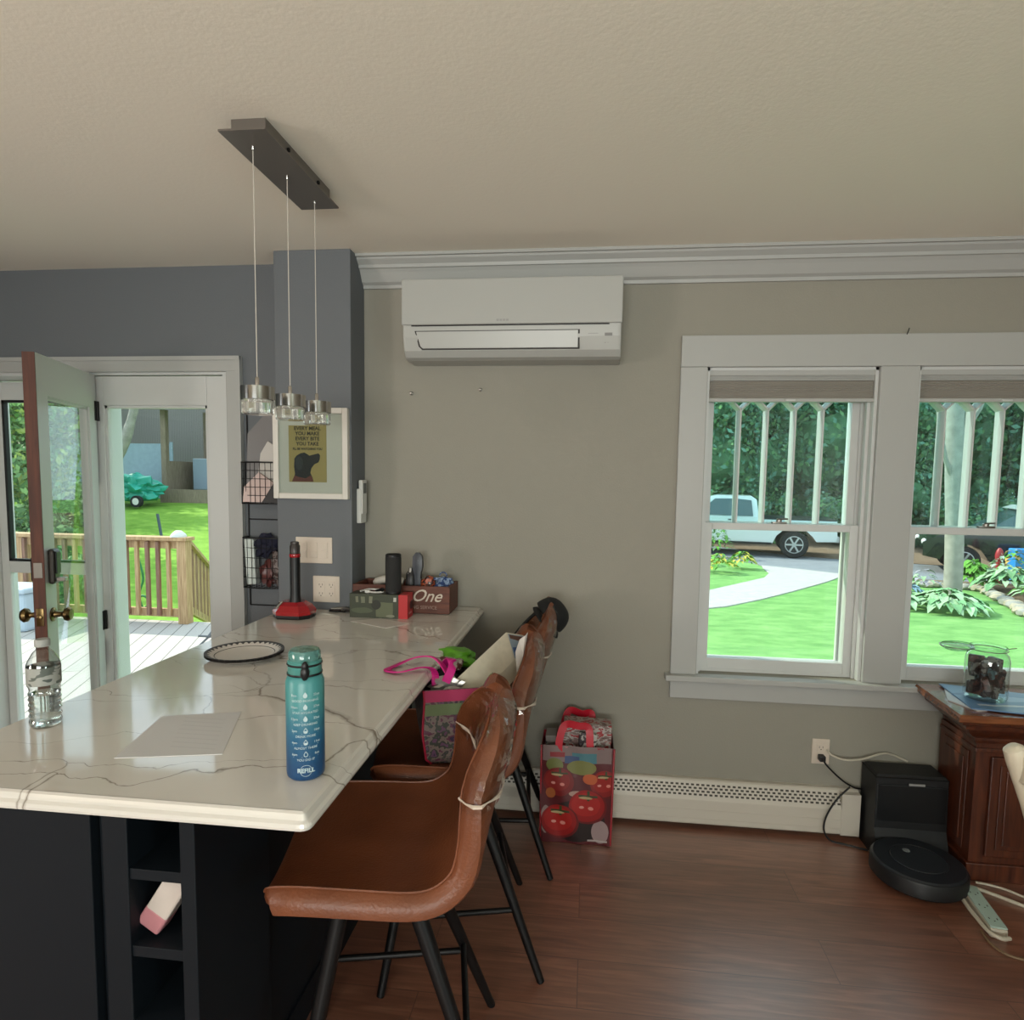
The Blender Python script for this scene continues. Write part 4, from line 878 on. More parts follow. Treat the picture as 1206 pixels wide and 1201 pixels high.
b = MB(); b.loft([brect(0, z0), brect(.012, z0+.02), brect(.020, z0+.1), brect(.016, z1-.03), brect(.018, z1)], cap=False); b.quad(brect(0, z0+.001)); b.build('bag_body', m_bags, root, smooth=False, mods=lambda o: [setattr(o.modifiers.new('s', 'SOLIDIFY'), 'thickness', .003)])
b = MB(); b.loft([[(x, y-.002, z) for x, y, z in (q[0], q[1])] for q in (brect(0, z0), brect(.012, z0+.02), brect(.020, z0+.1), brect(.016, z1-.035))], closed=False, cap=False); o = b.build('front_print', m_bagp, root)
b = MB()
b.quad([(x, y-.004, z) for x, y, z in (brect(.016, z1-.035)[0], brect(.016, z1-.035)[1], brect(.018, z1)[1], brect(.018, z1)[0])]); b.build('top_band', mat('pink_band', (150, 40, 78), .6), root, normals=False)
b = MB(); b.quad([(x, y-.0035, z) for x, y, z in (brect(.0175, z1-.075)[0], brect(.0175, z1-.075)[1], brect(.016, z1-.042)[1], brect(.016, z1-.042)[0])]); b.build('green_stripe', mat('green_band', (84, 96, 62), .6), root, normals=False)
b = MB()
for i in (0, 1):
    b = MB(); b.tube([Vector(q[i])+Vector((0, -.002, 0)) for q in (brect(0, z0), brect(.012, z0+.02), brect(.020, z0+.1), brect(.016, z1-.03), brect(.018, z1))], .0035, 6)
    b.build('red_piping', mat('crimson_piping', (140, 24, 48), .5), root)
def ribbon(pts, w_, nrm, th=.002):
    b = MB(); pts = bez(pts, 8); rings = []
    for i, p_ in enumerate(pts):
        t_ = (pts[min(i+1, len(pts)-1)]-pts[max(i-1, 0)]).normalized(); s_ = t_.cross(Vector(nrm)).normalized()*w_/2; n2_ = s_.cross(t_).normalized()*th
        rings.append([p_+s_+n2_, p_-s_+n2_, p_-s_-n2_, p_+s_-n2_])
    b.loft(rings); return b
ribbon([unrot(Vector(q)+Vector((.030, 0, 0))) for q in [(-.44, 1.90, .88), (-.445, 1.90, .925), (-.475, 1.87, .943), (-.53, 1.83, .938), (-.572, 1.85, .936), (-.565, 1.885, .937), (-.52, 1.935, .950), (-.465, 1.93, .960), (-.43, 1.92, .945), (-.40, 1.90, .915)]], .022, (0, .3, 1)).build('handle', m_pink, root)
ribbon([unrot(Vector(q)+Vector((.030, 0, 0))) for q in [(-.40, 1.86, .905), (-.385, 1.88, .945), (-.40, 1.93, .955), (-.43, 1.97, .925)]], .026, (0, 1, .3)).build('handle', m_pink, root)
b = MB(); b.blob((-.40, 1.945, .885), (.05, .045, .026), amp=.3, seed=11); single('black_cloth', b, mat('black_fabric', (14, 14, 20), .9), 'black cloth stuffed in the near corner of the patchwork bag', 'cloth')
b = MB(); b.blob((-.375, 1.900, .882), (.05, .022, .024), amp=.35, seed=14); single('silver_wrapper', b, mat('silver_foil', (160, 156, 150), .3, metal=.4), 'silver grey wrapper at the rim of the patchwork bag', 'wrapper')
# slanted carton
A = Vector((-.375, 1.885, .900)); u = Vector((-.250, 2.06, 1.005))-A; v = Vector((.030, -.020, -.085)); w_ = Vector((.052, .060, -.022))
root = empty('white_carton', A+v, 'white flat carton with a blue picture end, slanting out of the patchwork bag', 'carton')
def pp(a, b_, c): return A+u*a+v*b_+w_*c
b = MB(); b.loft([[pp(0, 0, 0), pp(1, 0, 0), pp(1, 1, 0), pp(0, 1, 0)], [pp(0, 0, 1), pp(1, 0, 1), pp(1, 1, 1), pp(0, 1, 1)]]); b.build('carton_body', mat('cream_carton', (188, 180, 160), .6, var=.08, vscale=40), root)
e_ = u.normalized()*.0015
def ef(pts, m, nm): 
    b = MB(); b.quad([pp(1, q[0], q[1])+e_ for q in pts]); return b.build(nm, m, root, normals=False)
ef([(.05, .05), (.95, .05), (.95, .95), (.05, .95)], mat('picture_light_blue', (130, 146, 158), .4), 'end_picture'); e_ = u.normalized()*.0025
ef([(.55, .1), (.93, .1), (.85, .92), (.45, .92)], mat('picture_blue', (56, 84, 128), .4), 'blue_band'); ef([(.08, .1), (.22, .1), (.3, .8), (.1, .85)], mat('picture_brown', (90, 66, 56), .4), 'brown_band')
sheet('torn_paper', [(-.208, 2.02, .885), (-.190, 2.03, .935), (-.178, 2.06, 1.01), (-.186, 2.05, 1.00), (-.193, 2.06, .995), (-.205, 2.05, .985), (-.215, 2.03, .95)], .002, m_paper, 'torn white paper sticking up beside the slanting carton', 'paper')
b = MB(); b.blob((-.395, 2.13, .905), (.065, .055, .03), amp=.25, seed=21); single('green_packet', b, mat('lime_green_wrapper', (84, 146, 34), .4, var=.3, vscale=30), 'lime green packet on top of the patchwork bag near the counter edge', 'packet')
b = MB(); b.blob((-.40, 2.05, .905), (.045, .045, .02), amp=.3, seed=23); single('red_packet', b, confetti('red_packet_print', [(130, 30, 30), (160, 150, 146), (90, 40, 40), (176, 60, 50)], 40), 'red and silver packet between the green packet and the magenta strap', 'packet')
DV = Vector((-.035, -.070, 0))
for o in list(C.objects):
    if o.parent is None and o.name.split('.')[0] in ('shopping_bag', 'black_cloth', 'silver_wrapper', 'white_carton', 'torn_paper', 'green_packet', 'red_packet'): o.location = o.location+(DV if 'carton' not in o.name and 'torn' not in o.name else Vector((-.008, -.04, 0)))
# cap
root = empty('baseball_cap', (-.155, 2.52, .99), 'black cap hanging over the back of the farthest bar stool', 'cap')
m_cap = mat('black_cap_cloth', (20, 21, 22), .8)
b = MB()
def capf(a, t):
    th_ = a*2*PI; ph = t*PI*.5; r = .074*math.cos(ph)**.7 if ph < PI/2-1e-3 else 0
    p_ = Vector((r*math.cos(th_), r*1.15*math.sin(th_), .075*math.sin(ph)))
    return Vector((-.148, 2.51, .955))+Matrix.Rotation(math.radians(50), 3, 'Y') @ p_
b.grid(capf, 28, 10); b.build('crown', m_cap, root, mods=lambda o: [setattr(o.modifiers.new('s', 'SOLIDIFY'), 'thickness', .003)])
b = MB(); Rm = Matrix.Rotation(math.radians(50), 3, 'Y')
def brim(a, t):
    th_ = math.radians(-150+120*a); r0 = .074; r = r0+t*.045*math.sin(PI*a)**.5
    p_ = Vector((r*math.cos(th_), r*1.1*math.sin(th_), -.004-.012*t*t)); return Vector((-.148, 2.51, .955))+Rm @ p_
b.grid(brim, 20, 5); b.build('brim', m_cap, root, mods=lambda o: [setattr(o.modifiers.new('s', 'SOLIDIFY'), 'thickness', .003)])
b = MB(); b.tube(bez([(-.165, 2.47, 1.0), (-.21, 2.45, .97), (-.25, 2.42, .93), (-.28, 2.42, .89)], 6), .007, 8); b.build('strap', m_cap, root)
# ================================================================== TOMATO BAG
tx0, tx1, ty0, ty1, tz = -.165, .118, 2.545, 2.70, .415
root = empty('tomato_shopping_bag', ((tx0+tx1)/2, 2.66, 0), 'red glossy shopping bag printed with tomatoes on the floor by the heater', 'shopping bag')
sh = []
def tomato(u, v, r, dark=0):
    k = 1-dark
    sh.extend([('e', u, v, r, r*.95, (int(96*k), 10, 12)), ('e', u-.004, v+.004, r*.93, r*.88, (int(138*k), 16, 16)), ('e', u-.008, v+.01, r*.75, r*.65, (int(158*k), 26, 22)), ('e', u+.012, v-.005, r*.14, r*.10, (206, 130, 120)), ('e', u-.025, v-.002, r*.13, r*.08, (206, 140, 130)), ('r', u, v+r*.6, r*.5, r*.06, (52, 54, 24)), ('r', u+.002, v+r*.62, r*.07, r*.28, (52, 58, 24)), ('e', u-.01, v+r*.5, r*.36, r*.07, (170, 150, 110))])
sh += [('e', 0, .10, .12, .09, (30, 16, 16)), ('r', 0, .385, .14, .035, (120, 100, 98)), ('r', .03, .37, .05, .02, (62, 112, 122)), ('r', -.02, .36, .03, .015, (50, 70, 110)), ('r', -.08, .38, .03, .01, (130, 30, 36)), ('e', .02, .33, .06, .03, (112, 112, 58)), ('e', -.09, .335, .035, .03, (104, 108, 56)), ('e', .10, .06, .035, .05, (150, 128, 128)), ('e', -.125, .10, .02, .06, (140, 120, 116))]
tomato(-.07, .262, .068, .2); tomato(.118, .262, .062, .1); sh += [('e', .055, .285, .03, .022, (176, 84, 44)), ('e', -.105, .215, .02, .022, (150, 82, 40)), ('e', 0.0, .22, .03, .012, (170, 140, 128))]
tomato(.048, .165, .078); tomato(-.065, .095, .078)
sh += [('r', .09, .02, .04, .004, (170, 160, 156))]
m_tom = print_mat('tomato_photo_print', (78, 16, 22), sh, .4, noise_amt=.004)
def trect(f, z): return [(tx0-f, ty0-f, z), (tx1+f, ty0-f, z), (tx1+f, ty1+f, z), (tx0-f, ty1+f, z)]
b = MB()
def tf(a, t):
    x = tx0+(tx1-tx0)*a+.003*math.sin(t*9+a*3); z = .002+tz*t
    return (x+(a-.5)*.022*t, ty0-.008-.010*math.sin(PI*a)*math.sin(PI*t)-.003*math.sin(a*14+t*6), z)
b.grid(tf, 14, 14); b.build('front_panel', m_tom, root)
m_redw = mat('red_woven_plastic', (146, 20, 34), .3, coat=.3, var=.25, vscale=14)
b = MB(); 
b.loft([[(x, y, z) for x, y, z in trect(-.002+.008*t, .002+(tz-.004)*t)] for t in (0, .3, .6, 1)], cap=False); b.quad(trect(-.002, .002)); b.build('bag_body', confetti('red_side_print', [(130, 20, 34), (150, 30, 44), (176, 120, 120), (120, 16, 28)], 22), root, smooth=False)
for yy, hh, dx in ((ty0-.006, .495, 0), (ty1+.006, .485, .012)):
    ribbon([(-.095+dx, yy, .335), (-.098+dx, yy, .43), (-.075+dx, yy+.01, .50), (-.02+dx, yy+.02, hh), (.02+dx, yy+.015, .49), (.028+dx, yy+.004, .42), (.035+dx, yy, .335)], .03, (0, 1, 0)).build('handle', mat('bright_red_webbing', (186, 20, 42), .35), root)
b = MB(); b.tube([(tx0-.004, ty0-.004, .003), (tx0-.006, ty0-.006, tz)], .004, 6); b.build('red_piping', m_redw, root); b = MB(); b.tube([(tx1+.002, ty0-.004, .003), (tx1+.008, ty0-.008, tz)], .005, 6); b.build('red_piping', m_redw, root)
b = MB(); b.obox((.01, 2.64, .248), (.20, .085, .48), Matrix.Rotation(.03, 3, 'Y'), bev=.003); single('gift_box', b, confetti('gift_print', [(150, 146, 140), (150, 40, 46), (170, 166, 160), (120, 96, 92), (60, 50, 50)], 30, stretch=(1, 1, 2.4)), 'red and white printed box standing inside the tomato shopping bag', 'box')
b = MB(); b.obox((-.125, 2.64, .222), (.045, .09, .42), Matrix.Rotation(-.05, 3, 'Y'), bev=.003); single('cereal_box', b, confetti('dark_print', [(60, 56, 56), (130, 124, 120), (40, 36, 40)], 24), 'dark grey printed box at the left inside the tomato bag', 'box')
b = MB(); b.obox((.015, 2.578, .40), (.075, .02, .12), Matrix.Rotation(.1, 3, 'Y'), bev=.004); single('printed_packet', b, confetti('blue_white_print', [(60, 70, 110), (176, 172, 166), (50, 40, 44), (150, 146, 140)], 38), 'blue and white packet showing between the red bag handles', 'packet')
# ================================================================== RIGHT SIDE: CABINET, JAR, ROBOT, CORDS
root = empty('sideboard', (1.9, 2.6, 0), 'dark cherry wood cabinet with a flared moulded top standing under the right window', 'cabinet')
dx0, dx1 = 1.342, 2.35
def drect(i, j, z): return [(dx0+i, 2.395+j, z), (dx1, 2.395+j, z), (dx1, 2.758, z), (dx0+.02+i, 2.758, z)]
b = MB(); b.loft([drect(.004, .004, .652), drect(0, 0, .656), drect(0, 0, .672), drect(.006, .006, .680)]); b.build('top', m_cherry_top, root, smooth=False)
b = MB(); b.loft([drect(.125, .112, .54), drect(.118, .105, .552), drect(.118, .105, .562), drect(.096, .086, .575), drect(.070, .062, .60), (drect(.062, .054, .612)), drect(.044, .038, .616), drect(.040, .034, .632), drect(.022, .018, .640), drect(.018, .015, .652)]); b.build('cornice', m_cherry, root, smooth=False)
bx, by = dx0+.132, 2.395+.118
b = MB(); b.box(bx, dx1, by, 2.755, .045, .54); b.box(bx-.012, dx1, by-.012, 2.755, 0, .07, bev=.004); b.box(bx-.006, dx1, by-.006, 2.755, .505, .52, bev=.003); b.build('carcass', m_cherry, root)
for (x0, x1) in ((bx+.05, bx+.30), (bx+.34, bx+.60)):
    b = MB(); b.box(x0, x1, by-.014, by, .10, .49, bev=.003); d = b.build('door', m_cherry, root)
    b = MB(); b.box(x0+.03, x1-.03, by-.019, by-.014, .13, .46, bev=.004); b.box(x0+.05, x1-.05, by-.024, by-.018, .15, .44, bev=.004); b.build('raised_panel', m_cherry, d)
b = MB(); b.box(bx-.006, bx, by+.04, 2.72, .10, .49, bev=.002); b.box(bx-.011, bx-.005, by+.06, 2.70, .13, .46, bev=.002); b.build('side_panel', m_cherry, root)
ZD = .680
# magazines under the jar
m_mag = print_mat('blue_magazine_cover', (104, 140, 176), [('e', .05, 0, .09, .03, (150, 176, 200)), ('e', -.08, .04, .06, .02, (70, 106, 150)), ('r', 0, -.08, .12, .008, (196, 204, 210))], .3, ax=(0, 1), noise_amt=.05, nscale=8)
sheet('magazine', [(1.385, 2.56, ZD), (1.43, 2.45, ZD), (1.47, 2.46, ZD), (1.56, 2.72, ZD), (1.47, 2.755, ZD)], .004, mat('white_pages', (196, 198, 200), .5), 'white edged pages under the blue magazine at the left of the dark cabinet top', 'magazine', nrm=(0, 0, 1))
sheet('magazine', [(1.415, 2.46, ZD+.0045), (1.66, 2.41, ZD+.0045), (1.74, 2.66, ZD+.0045), (1.45, 2.75, ZD+.0045)], .005, m_mag, 'blue magazine lying under the glass jar', 'magazine', nrm=(0, 0, 1))
jx, jy, jz = 1.525, 2.575, ZD+.0105
root = empty('glass_jar', (jx, jy, jz), 'clamp lid glass jar full of dark sachets on the cabinet by the window, lid open', 'jar')
b = MB(); b.lathe([(0, jz+.004), (.066, jz+.004), (.070, jz+.010), (.072, jz+.02), (.072, jz+.155), (.066, jz+.175), (.056, jz+.186), (.056, jz+.198), (.060, jz+.199), (.060, jz+.206), (.056, jz+.206)], (jx, jy, 0), 36, cap=False)
b.build('jar_body', glass_sheet('jar_glass', (.90, .96, .95), 2), root)
Rl = Matrix.Rotation(math.radians(-4), 3, 'Y')
b = MB(); b.lathe([(0, .004), (.05, .006), (.054, .002), (.054, -.004), (.045, -.006), (.04, -.014), (0, -.014)], (0, 0, 0), 32, cap=False)
for v in b.bm.verts: v.co = Rl @ v.co+Vector((jx-.118, jy-.01, jz+.206))
b.build('jar_lid', glass_sheet('lid_glass', (.88, .95, .94), 2), root)
b = MB(); b.tube(arc((jx, jy), .062, 0, 2*PI, 28, lambda x, y: (x, y, jz+.193)), .0016, 6); b.tube([(jx+.062, jy, jz+.193), (jx+.085, jy, jz+.198), (jx+.10, jy, jz+.20)], .0016, 6); b.tube([(jx-.062, jy, jz+.193), (jx-.066, jy-.01, jz+.205)], .0018, 6)
b.tube(arc((jx-.118, jy-.01), .056, 0, 2*PI, 28, lambda x, y: (x, y, jz+.204)), .0016, 6); b.build('wire_clamp', m_nickel, root)
for k in range(24):
    a = k*2.4; rr_ = .034 if k % 3 else .010; zz = jz+.030+.115*(k/23)
    b = MB(); b.obox((jx+rr_*math.cos(a), jy+rr_*math.sin(a), zz), (.052, .022, .048), Matrix.Rotation(a, 3, 'Z') @ Matrix.Rotation(.4*math.sin(k*3), 3, 'X'), bev=.004)
    single('sachet', b, confetti('sachet_print_%d' % (k % 3), [(26, 24, 30), (50, 40, 40), [(70, 90, 96), (90, 60, 56), (110, 108, 104)][k % 3], (40, 40, 48)], 50), 'small dark printed sachet inside the glass jar', 'sachet', 'dark sachets in the glass jar')
# robot dock + robot
m_dk = mat('matte_black_plastic', (24, 25, 27), .5)
dock = root = empty('robot_dock', (1.31, 2.69, 0), 'black self emptying dock box against the wall by the dark cabinet', 'vacuum dock')
b = MB(); q0, q1 = 1.178, 1.452
b.loft([[(q0, 2.60, .05), (q1, 2.60, .05), (q1, 2.765, .05), (q0, 2.765, .05)], [(q0, 2.625, .12), (q1, 2.625, .12), (q1, 2.765, .12), (q0, 2.765, .12)], [(q0, 2.632, .325), (q1, 2.632, .325), (q1, 2.765, .325), (q0, 2.765, .325)], [(q0+.008, 2.642, .338), (q1-.008, 2.642, .338), (q1-.008, 2.755, .338), (q0+.008, 2.755, .338)]]); b.build('dock_body', m_dk, root, smooth=False)
MB().box(q0+.004, q1-.004, 2.626, 2.634, .13, .30, bev=.003).build('front_cover', mat('satin_black', (18, 19, 21), .35), root)
MB().box(q0-.001, q1+.001, 2.628, 2.768, .326, .3285).build('lid_seam', mat('dark_seam', (8, 8, 8), .7), root)
MB().box(1.30, 1.36, 2.622, 2.6265, .302, .311, bev=.001).build('badge', mat('silver_badge', (150, 150, 150), .4), root)
b = MB(); b.prism([(q0, 2.765), (q0, 2.60), (q0+.02, 2.52), (1.25, 2.50), (1.40, 2.50), (q1, 2.60), (q1, 2.765)], lambda u, v, d: (u, v, d), .0, .018); b.box(q0, q1, 2.63, 2.765, .016, .06); b.build('ramp', m_dk, root)
rx, ry = 1.270, 2.462
root = empty('robot_vacuum', (rx, ry, 0), 'round black robot vacuum docked beside the dark cabinet', 'robot vacuum')
m_rob = mat('robot_graphite', (34, 38, 44), .28)
b = MB(); b.lathe([(.145, .019), (.155, .024), (.156, .028)], (rx, ry, 0), 48); b.build('underside', m_black, root)
b = MB(); b.lathe([(.156, .028), (.162, .032), (.162, .078), (.158, .085)], (rx, ry, 0), 48); b.build('bumper', m_dk, root)
b = MB(); b.lathe([(.157, .086), (.150, .092), (.098, .094), (.096, .092), (0, .092)], (rx, ry, 0), 48, cap=False); b.build('top_cover', m_rob, root)
b = MB(); b.lathe([(.094, .0925), (.092, .0945), (0, .0955)], (rx, ry, 0), 48, cap=False); b.build('bin_lid', mat('robot_satin_disk', (58, 63, 70), .3, metal=.5), root)
b = MB(); b.lathe([(.013, .0955), (.013, .0965), (0, .0965)], (rx-.02, ry+.05, 0), 20, cap=False); b.build('button', mat('button_grey', (120, 124, 128), .3), root)
# cords by the outlet
pc = MB().tube(bez([(1.011, 2.745, .337), (1.03, 2.74, .31), (1.09, 2.74, .255), (1.14, 2.745, .225), (1.176, 2.755, .215)], 8), .0038, 8).build('power_cord', m_black, dock)
MB().box(.998, 1.024, 2.744, 2.776, .325, .350, bev=.005).build('plug', m_black, pc)
MB().tube(bez([(1.115, 2.718, .238), (1.06, 2.705, .185), (1.02, 2.70, .11), (1.015, 2.70, .05), (1.04, 2.695, .012), (1.10, 2.68, .006), (1.172, 2.65, .006)], 8), .0038, 8).build('power_cord', m_black, dock)
single('wall_cable', MB().tube(bez([(1.034, 2.77, .372), (1.05, 2.755, .355), (1.10, 2.745, .342), (1.17, 2.75, .348), (1.25, 2.76, .372), (1.30, 2.77, .365), (1.36, 2.772, .34)], 8), .0042, 8), mat('ivory_cord', (190, 184, 168), .4), 'white cord running along the wall above the black dock', 'cable')
# power strip on the floor
root = empty('power_strip', (1.40, 2.33, 0), 'white power strip wrapped by its own cord on the floor by the robot vacuum', 'power strip')
m_mint = mat('greenish_white_plastic', (176, 200, 190), .35); m_ivory = mat('ivory_plastic', (196, 190, 172), .4)
pa, pb = Vector((1.418, 2.405, .020)), Vector((1.388, 2.170, .020)); d_ = (pb-pa).normalized(); Rz = Matrix.Rotation(math.atan2(d_.y, d_.x), 3, 'Z')
b = MB(); b.obox((pa+pb)/2, ((pb-pa).length, .054, .034), Rz, bev=.008); b.build('housing', m_ivory, root)
b = MB(); b.obox((pa+pb)/2+Vector((0, 0, .019)), ((pb-pa).length-.006, .050, .006), Rz, bev=.002); b.build('face', m_mint, root)
for t_ in (.2, .5, .8):
    c_ = pa.lerp(pb, t_)+Vector((0, 0, .0222)); s_ = Vector((-d_.y, d_.x, 0))
    b = MB(); b.obox(c_+s_*.012, (.008, .003, .001), Rz); b.obox(c_-s_*.012, (.008, .003, .001), Rz); b.obox(c_+d_*.012, (.004, .004, .001), Rz); b.build('socket', m_slot, root)
MB().tube(bez([(1.75, 2.24, .0055), (1.62, 2.33, .0055), (1.52, 2.41, .0055), (1.46, 2.445, .008), (1.415, 2.445, .012), (1.382, 2.40, .022), (1.358, 2.31, .030), (1.350, 2.23, .032), (1.352, 2.165, .030), (1.375, 2.138, .028), (1.405, 2.145, .026)], 8), .0065, 8).build('cord', m_ivory, root)
MB().tube(bez([(1.35, 2.20, .006), (1.345, 2.14, .006), (1.365, 2.095, .006), (1.42, 2.075, .006), (1.46, 2.09, .006)], 8), .0045, 8).build('cord_end', mat('tan_cord', (120, 96, 70), .5), root)
single('floor_cable', MB().tube(bez([(1.80, 2.32, .005), (1.66, 2.38, .005), (1.58, 2.45, .005), (1.53, 2.475, .005), (1.49, 2.485, .005)], 8), .0045, 8), m_ivory, 'second pale cord on the floor running behind the power strip to the cabinet foot', 'cable')
# cream chair at the right edge
root = empty('cream_chair', (1.25, 1.4, 0), 'cream painted wooden chair, only its back post showing at the right edge', 'chair')
m_cream = mat('cream_paint', (200, 192, 172), .35, var=.04, vscale=10)
for yy in (1.59, 1.19):
    b = MB(); b.tube([(1.010, yy, .890), (1.014, yy, .883), (1.024, yy, .86), (1.066, yy, .75), (1.125, yy, .56), (1.16, yy, .45), (1.13, yy, .2), (1.09, yy, 0)], [.012, .022, .025, .025, .023, .022, .020, .015], 14); b.build('back_post', m_cream, root)
    b = MB(); b.tube([(1.56, yy+(.02 if yy > 1.4 else -.02), .44), (1.60, yy+(.03 if yy > 1.4 else -.03), 0)], [.022, .014], 12); b.build('leg', m_cream, root)
b = MB(); b.box(1.15, 1.60, 1.16, 1.62, .44, .475, bev=.012); b.build('seat', m_cream, root)
for z_, x_ in ((.84, 1.031), (.70, 1.082)): MB().box(x_-.009, x_+.009, 1.20, 1.58, z_-.035, z_+.035, bev=.005).build('back_rail', m_cream, root)

# ================================================================== OUTSIDE: FRONT YARD
GZ = -.6
m_asph = mat('asphalt', (128, 132, 140), .85, bump=.3, bscale=80, var=.12, vscale=3)
m_dirt = mat('mulch_soil', (118, 98, 80), .95, bump=.5, bscale=20, var=.25, vscale=6)
b = MB(); b.box(-1.9, 40, Y+T+.02, 60, GZ-.3, GZ); struct('lawn', b, m_grass)
def flat(name, pts, z0, z1, m):
    b = MB(); b.prism(pts, lambda u, v, d: (u, v, d), z0, z1); return struct(name, b, m, smooth=False)
flat('driveway', [(-1.5, 24.5), (1.5, 19.6), (3.47, 18.3), (4.31, 17.2), (4.41, 16.63), (5.25, 16.05), (5.81, 15.34), (9, 14.9), (18, 12.6), (30, 11), (30, 17), (16, 17.2), (10, 17.6), (7.03, 18.63), (5.74, 19.55), (4.43, 21.12), (2.5, 24.5)], GZ-.05, GZ+.008, m_asph)
m_pav = newmat('concrete_pavers'); mp_, nt, p = m_pav; N = nt.nodes; L = nt.links
tc = N.new('ShaderNodeTexCoord'); br = N.new('ShaderNodeTexBrick'); br.inputs['Scale'].default_value = 4; br.inputs['Color1'].default_value = lin((176, 172, 172)); br.inputs['Color2'].default_value = lin((190, 186, 186)); br.inputs['Mortar'].default_value = lin((140, 136, 136)); br.inputs['Mortar Size'].default_value = .012
L.new(tc.outputs['Object'], br.inputs[0]); L.new(br.outputs[0], p.inputs['Base Color']); p.inputs['Roughness'].default_value = .85; m_pav = mp_
flat('path', [(.3, 10.1), (1.2, 10.45), (1.99, 10.77), (2.37, 11.02), (3.14, 11.82), (3.96, 12.79), (5.09, 14.2), (6.0, 15.5), (5.2, 16.2), (4.41, 16.75), (4.30, 16.2), (4.21, 15.32), (3.9, 14.55), (3.03, 13.45), (2.3, 12.54), (1.0, 11.8), (.2, 11.5)], GZ-.05, GZ+.018, m_pav)
flat('planting_bed', [(5.9, 15.0), (6.5, 14.3), (7.64, 14.03), (8.03, 13.85), (7.65, 12.84), (7.51, 12.15), (7.19, 11.3), (6.9, 9.8), (9.5, 9.6), (12, 12.5), (9, 14.7), (7, 15.0)], GZ-.05, GZ+.03, m_dirt)
flat('roadside_verge', [(-4, 26), (2.5, 24.0), (4.43, 21.12), (5.74, 19.55), (7.03, 18.63), (10, 17.6), (16, 17.2), (40, 17), (40, 40), (-4, 40)], GZ-.05, GZ+.02, m_dirt)
# leaf meshes
def leafcloud(nblob, R3, nleaf, size, seed, z0, m_list, core=True, droop=0):
    rnd = random.Random(seed); bl = []
    for k in range(nblob):
        a = rnd.random()*2*PI; r = rnd.random()**.5; zz = rnd.random()
        bl.append((Vector((R3[0]*r*.62*math.cos(a), R3[1]*r*.62*math.sin(a), z0+R3[2]*(.18+.8*zz))), (.28+.22*rnd.random())*min(R3[0], R3[2]*.6)))
    verts = []; faces = []; mi = []
    for k in range(nleaf):
        c, r = bl[rnd.randrange(len(bl))]
        d = Vector((rnd.gauss(0, 1), rnd.gauss(0, 1), rnd.gauss(0, 1))).normalized(); p = c+d*r*(.75+.4*rnd.random())
        n = (d+Vector((rnd.gauss(0, .5), rnd.gauss(0, .5), rnd.gauss(0, .5)+droop))).normalized(); u = n.orthogonal().normalized(); u = Matrix.Rotation(rnd.random()*6.28, 3, n) @ u; v = n.cross(u); s = size*(.6+.8*rnd.random())
        i = len(verts); verts += [p-u*s, p-v*s*.55, p+u*s, p+v*s*.55]; faces.append((i, i+1, i+2, i+3)); mi.append(rnd.randrange(len(m_list)))
    bm = bmesh.new()
    if core:
        for c, r in bl:
            g = bmesh.ops.create_icosphere(bm, subdivisions=2, radius=1)
            for v in g['verts']: v.co = c+v.co*r*.74*(1+.35*noise.noise(v.co*3+c))
    me0 = bpy.data.meshes.new('t'); bm.to_mesh(me0); bm.free()
    base = len(me0.vertices); V = [v.co[:] for v in me0.vertices]; F = [tuple(p_.vertices) for p_ in me0.polygons]; nF = len(F)
    bpy.data.meshes.remove(me0)
    me = bpy.data.meshes.new('foliage'); me.from_pydata(V+[tuple(v) for v in verts], [], F+[tuple(base+q for q in f_) for f_ in faces])
    for m_ in m_list: me.materials.append(m_)
    me.polygons.foreach_set('material_index', [0]*nF+mi); me.update(); return me
def foliage_mat(name, rgb, tr=.3):
    m = mat(name, rgb, .6, spec=.25, var=.3, vscale=2.5); return m
m_l1 = foliage_mat('leaf_dark_green', (76, 112, 78)); m_l2 = foliage_mat('leaf_mid_green', (100, 138, 88)); m_l3 = foliage_mat('leaf_pale_green', (136, 170, 112)); m_l4 = foliage_mat('leaf_teal', (96, 136, 114))
m_bark = mat('grey_bark', (150, 146, 140), .9, bump=.6, bscale=14, var=.2, vscale=6); m_bark2 = mat('brown_bark', (96, 80, 66), .9, bump=.5, bscale=12, var=.2)
crowns = [leafcloud(40, (2.6, 2.0, 7.2), 24000, .105, s, -.6, [m_l1, m_l2, m_l4, m_l1]) for s in (1, 2, 3)]
def tree(x, y, z, k, rz, sc, label, group='trees behind the driveway'):
    root = empty('tree', (x, y, z), label, 'tree', group, rz=rz, local=True)
    b = MB(); b.tube([(0, 0, 0), (.1, 0, 1.5), (0, .1, 4)], [.16, .13, .08], 8)
    o = b.build('trunk', m_bark2, root); f_ = bpy.data.objects.new('foliage', crowns[k]); C.objects.link(f_); f_.parent = root
    root.scale = (sc, sc, sc)
tl_ = 'dense leafy tree in the row behind the driveway'
for i, (x, y) in enumerate([(1.5, 27.5), (5.2, 25.6), (8.2, 26.8), (11.3, 25.4), (14.2, 27), (17.5, 25.8), (21, 27), (24.5, 25), (3.4, 29), (10, 30), (16, 31)]):
    tree(x, y, GZ, i % 3, i*1.3, .95+.1*(i % 3), tl_)
low_b = leafcloud(16, (2.4, 1.2, 1.7), 7000, .07, 88, -.3, [m_l1, m_l4, m_l2])
for i, x in enumerate((2.0, 5.4, 9.0, 12.6, 16.2, 20)):
    o = bpy.data.objects.new('shrub', low_b); C.objects.link(o); o.location = (x, 23.4-.05*x, GZ); o.rotation_euler.z = .15*i; tag(o, 'dark shrub in the undergrowth below the driveway trees', 'shrub', 'undergrowth behind the driveway')
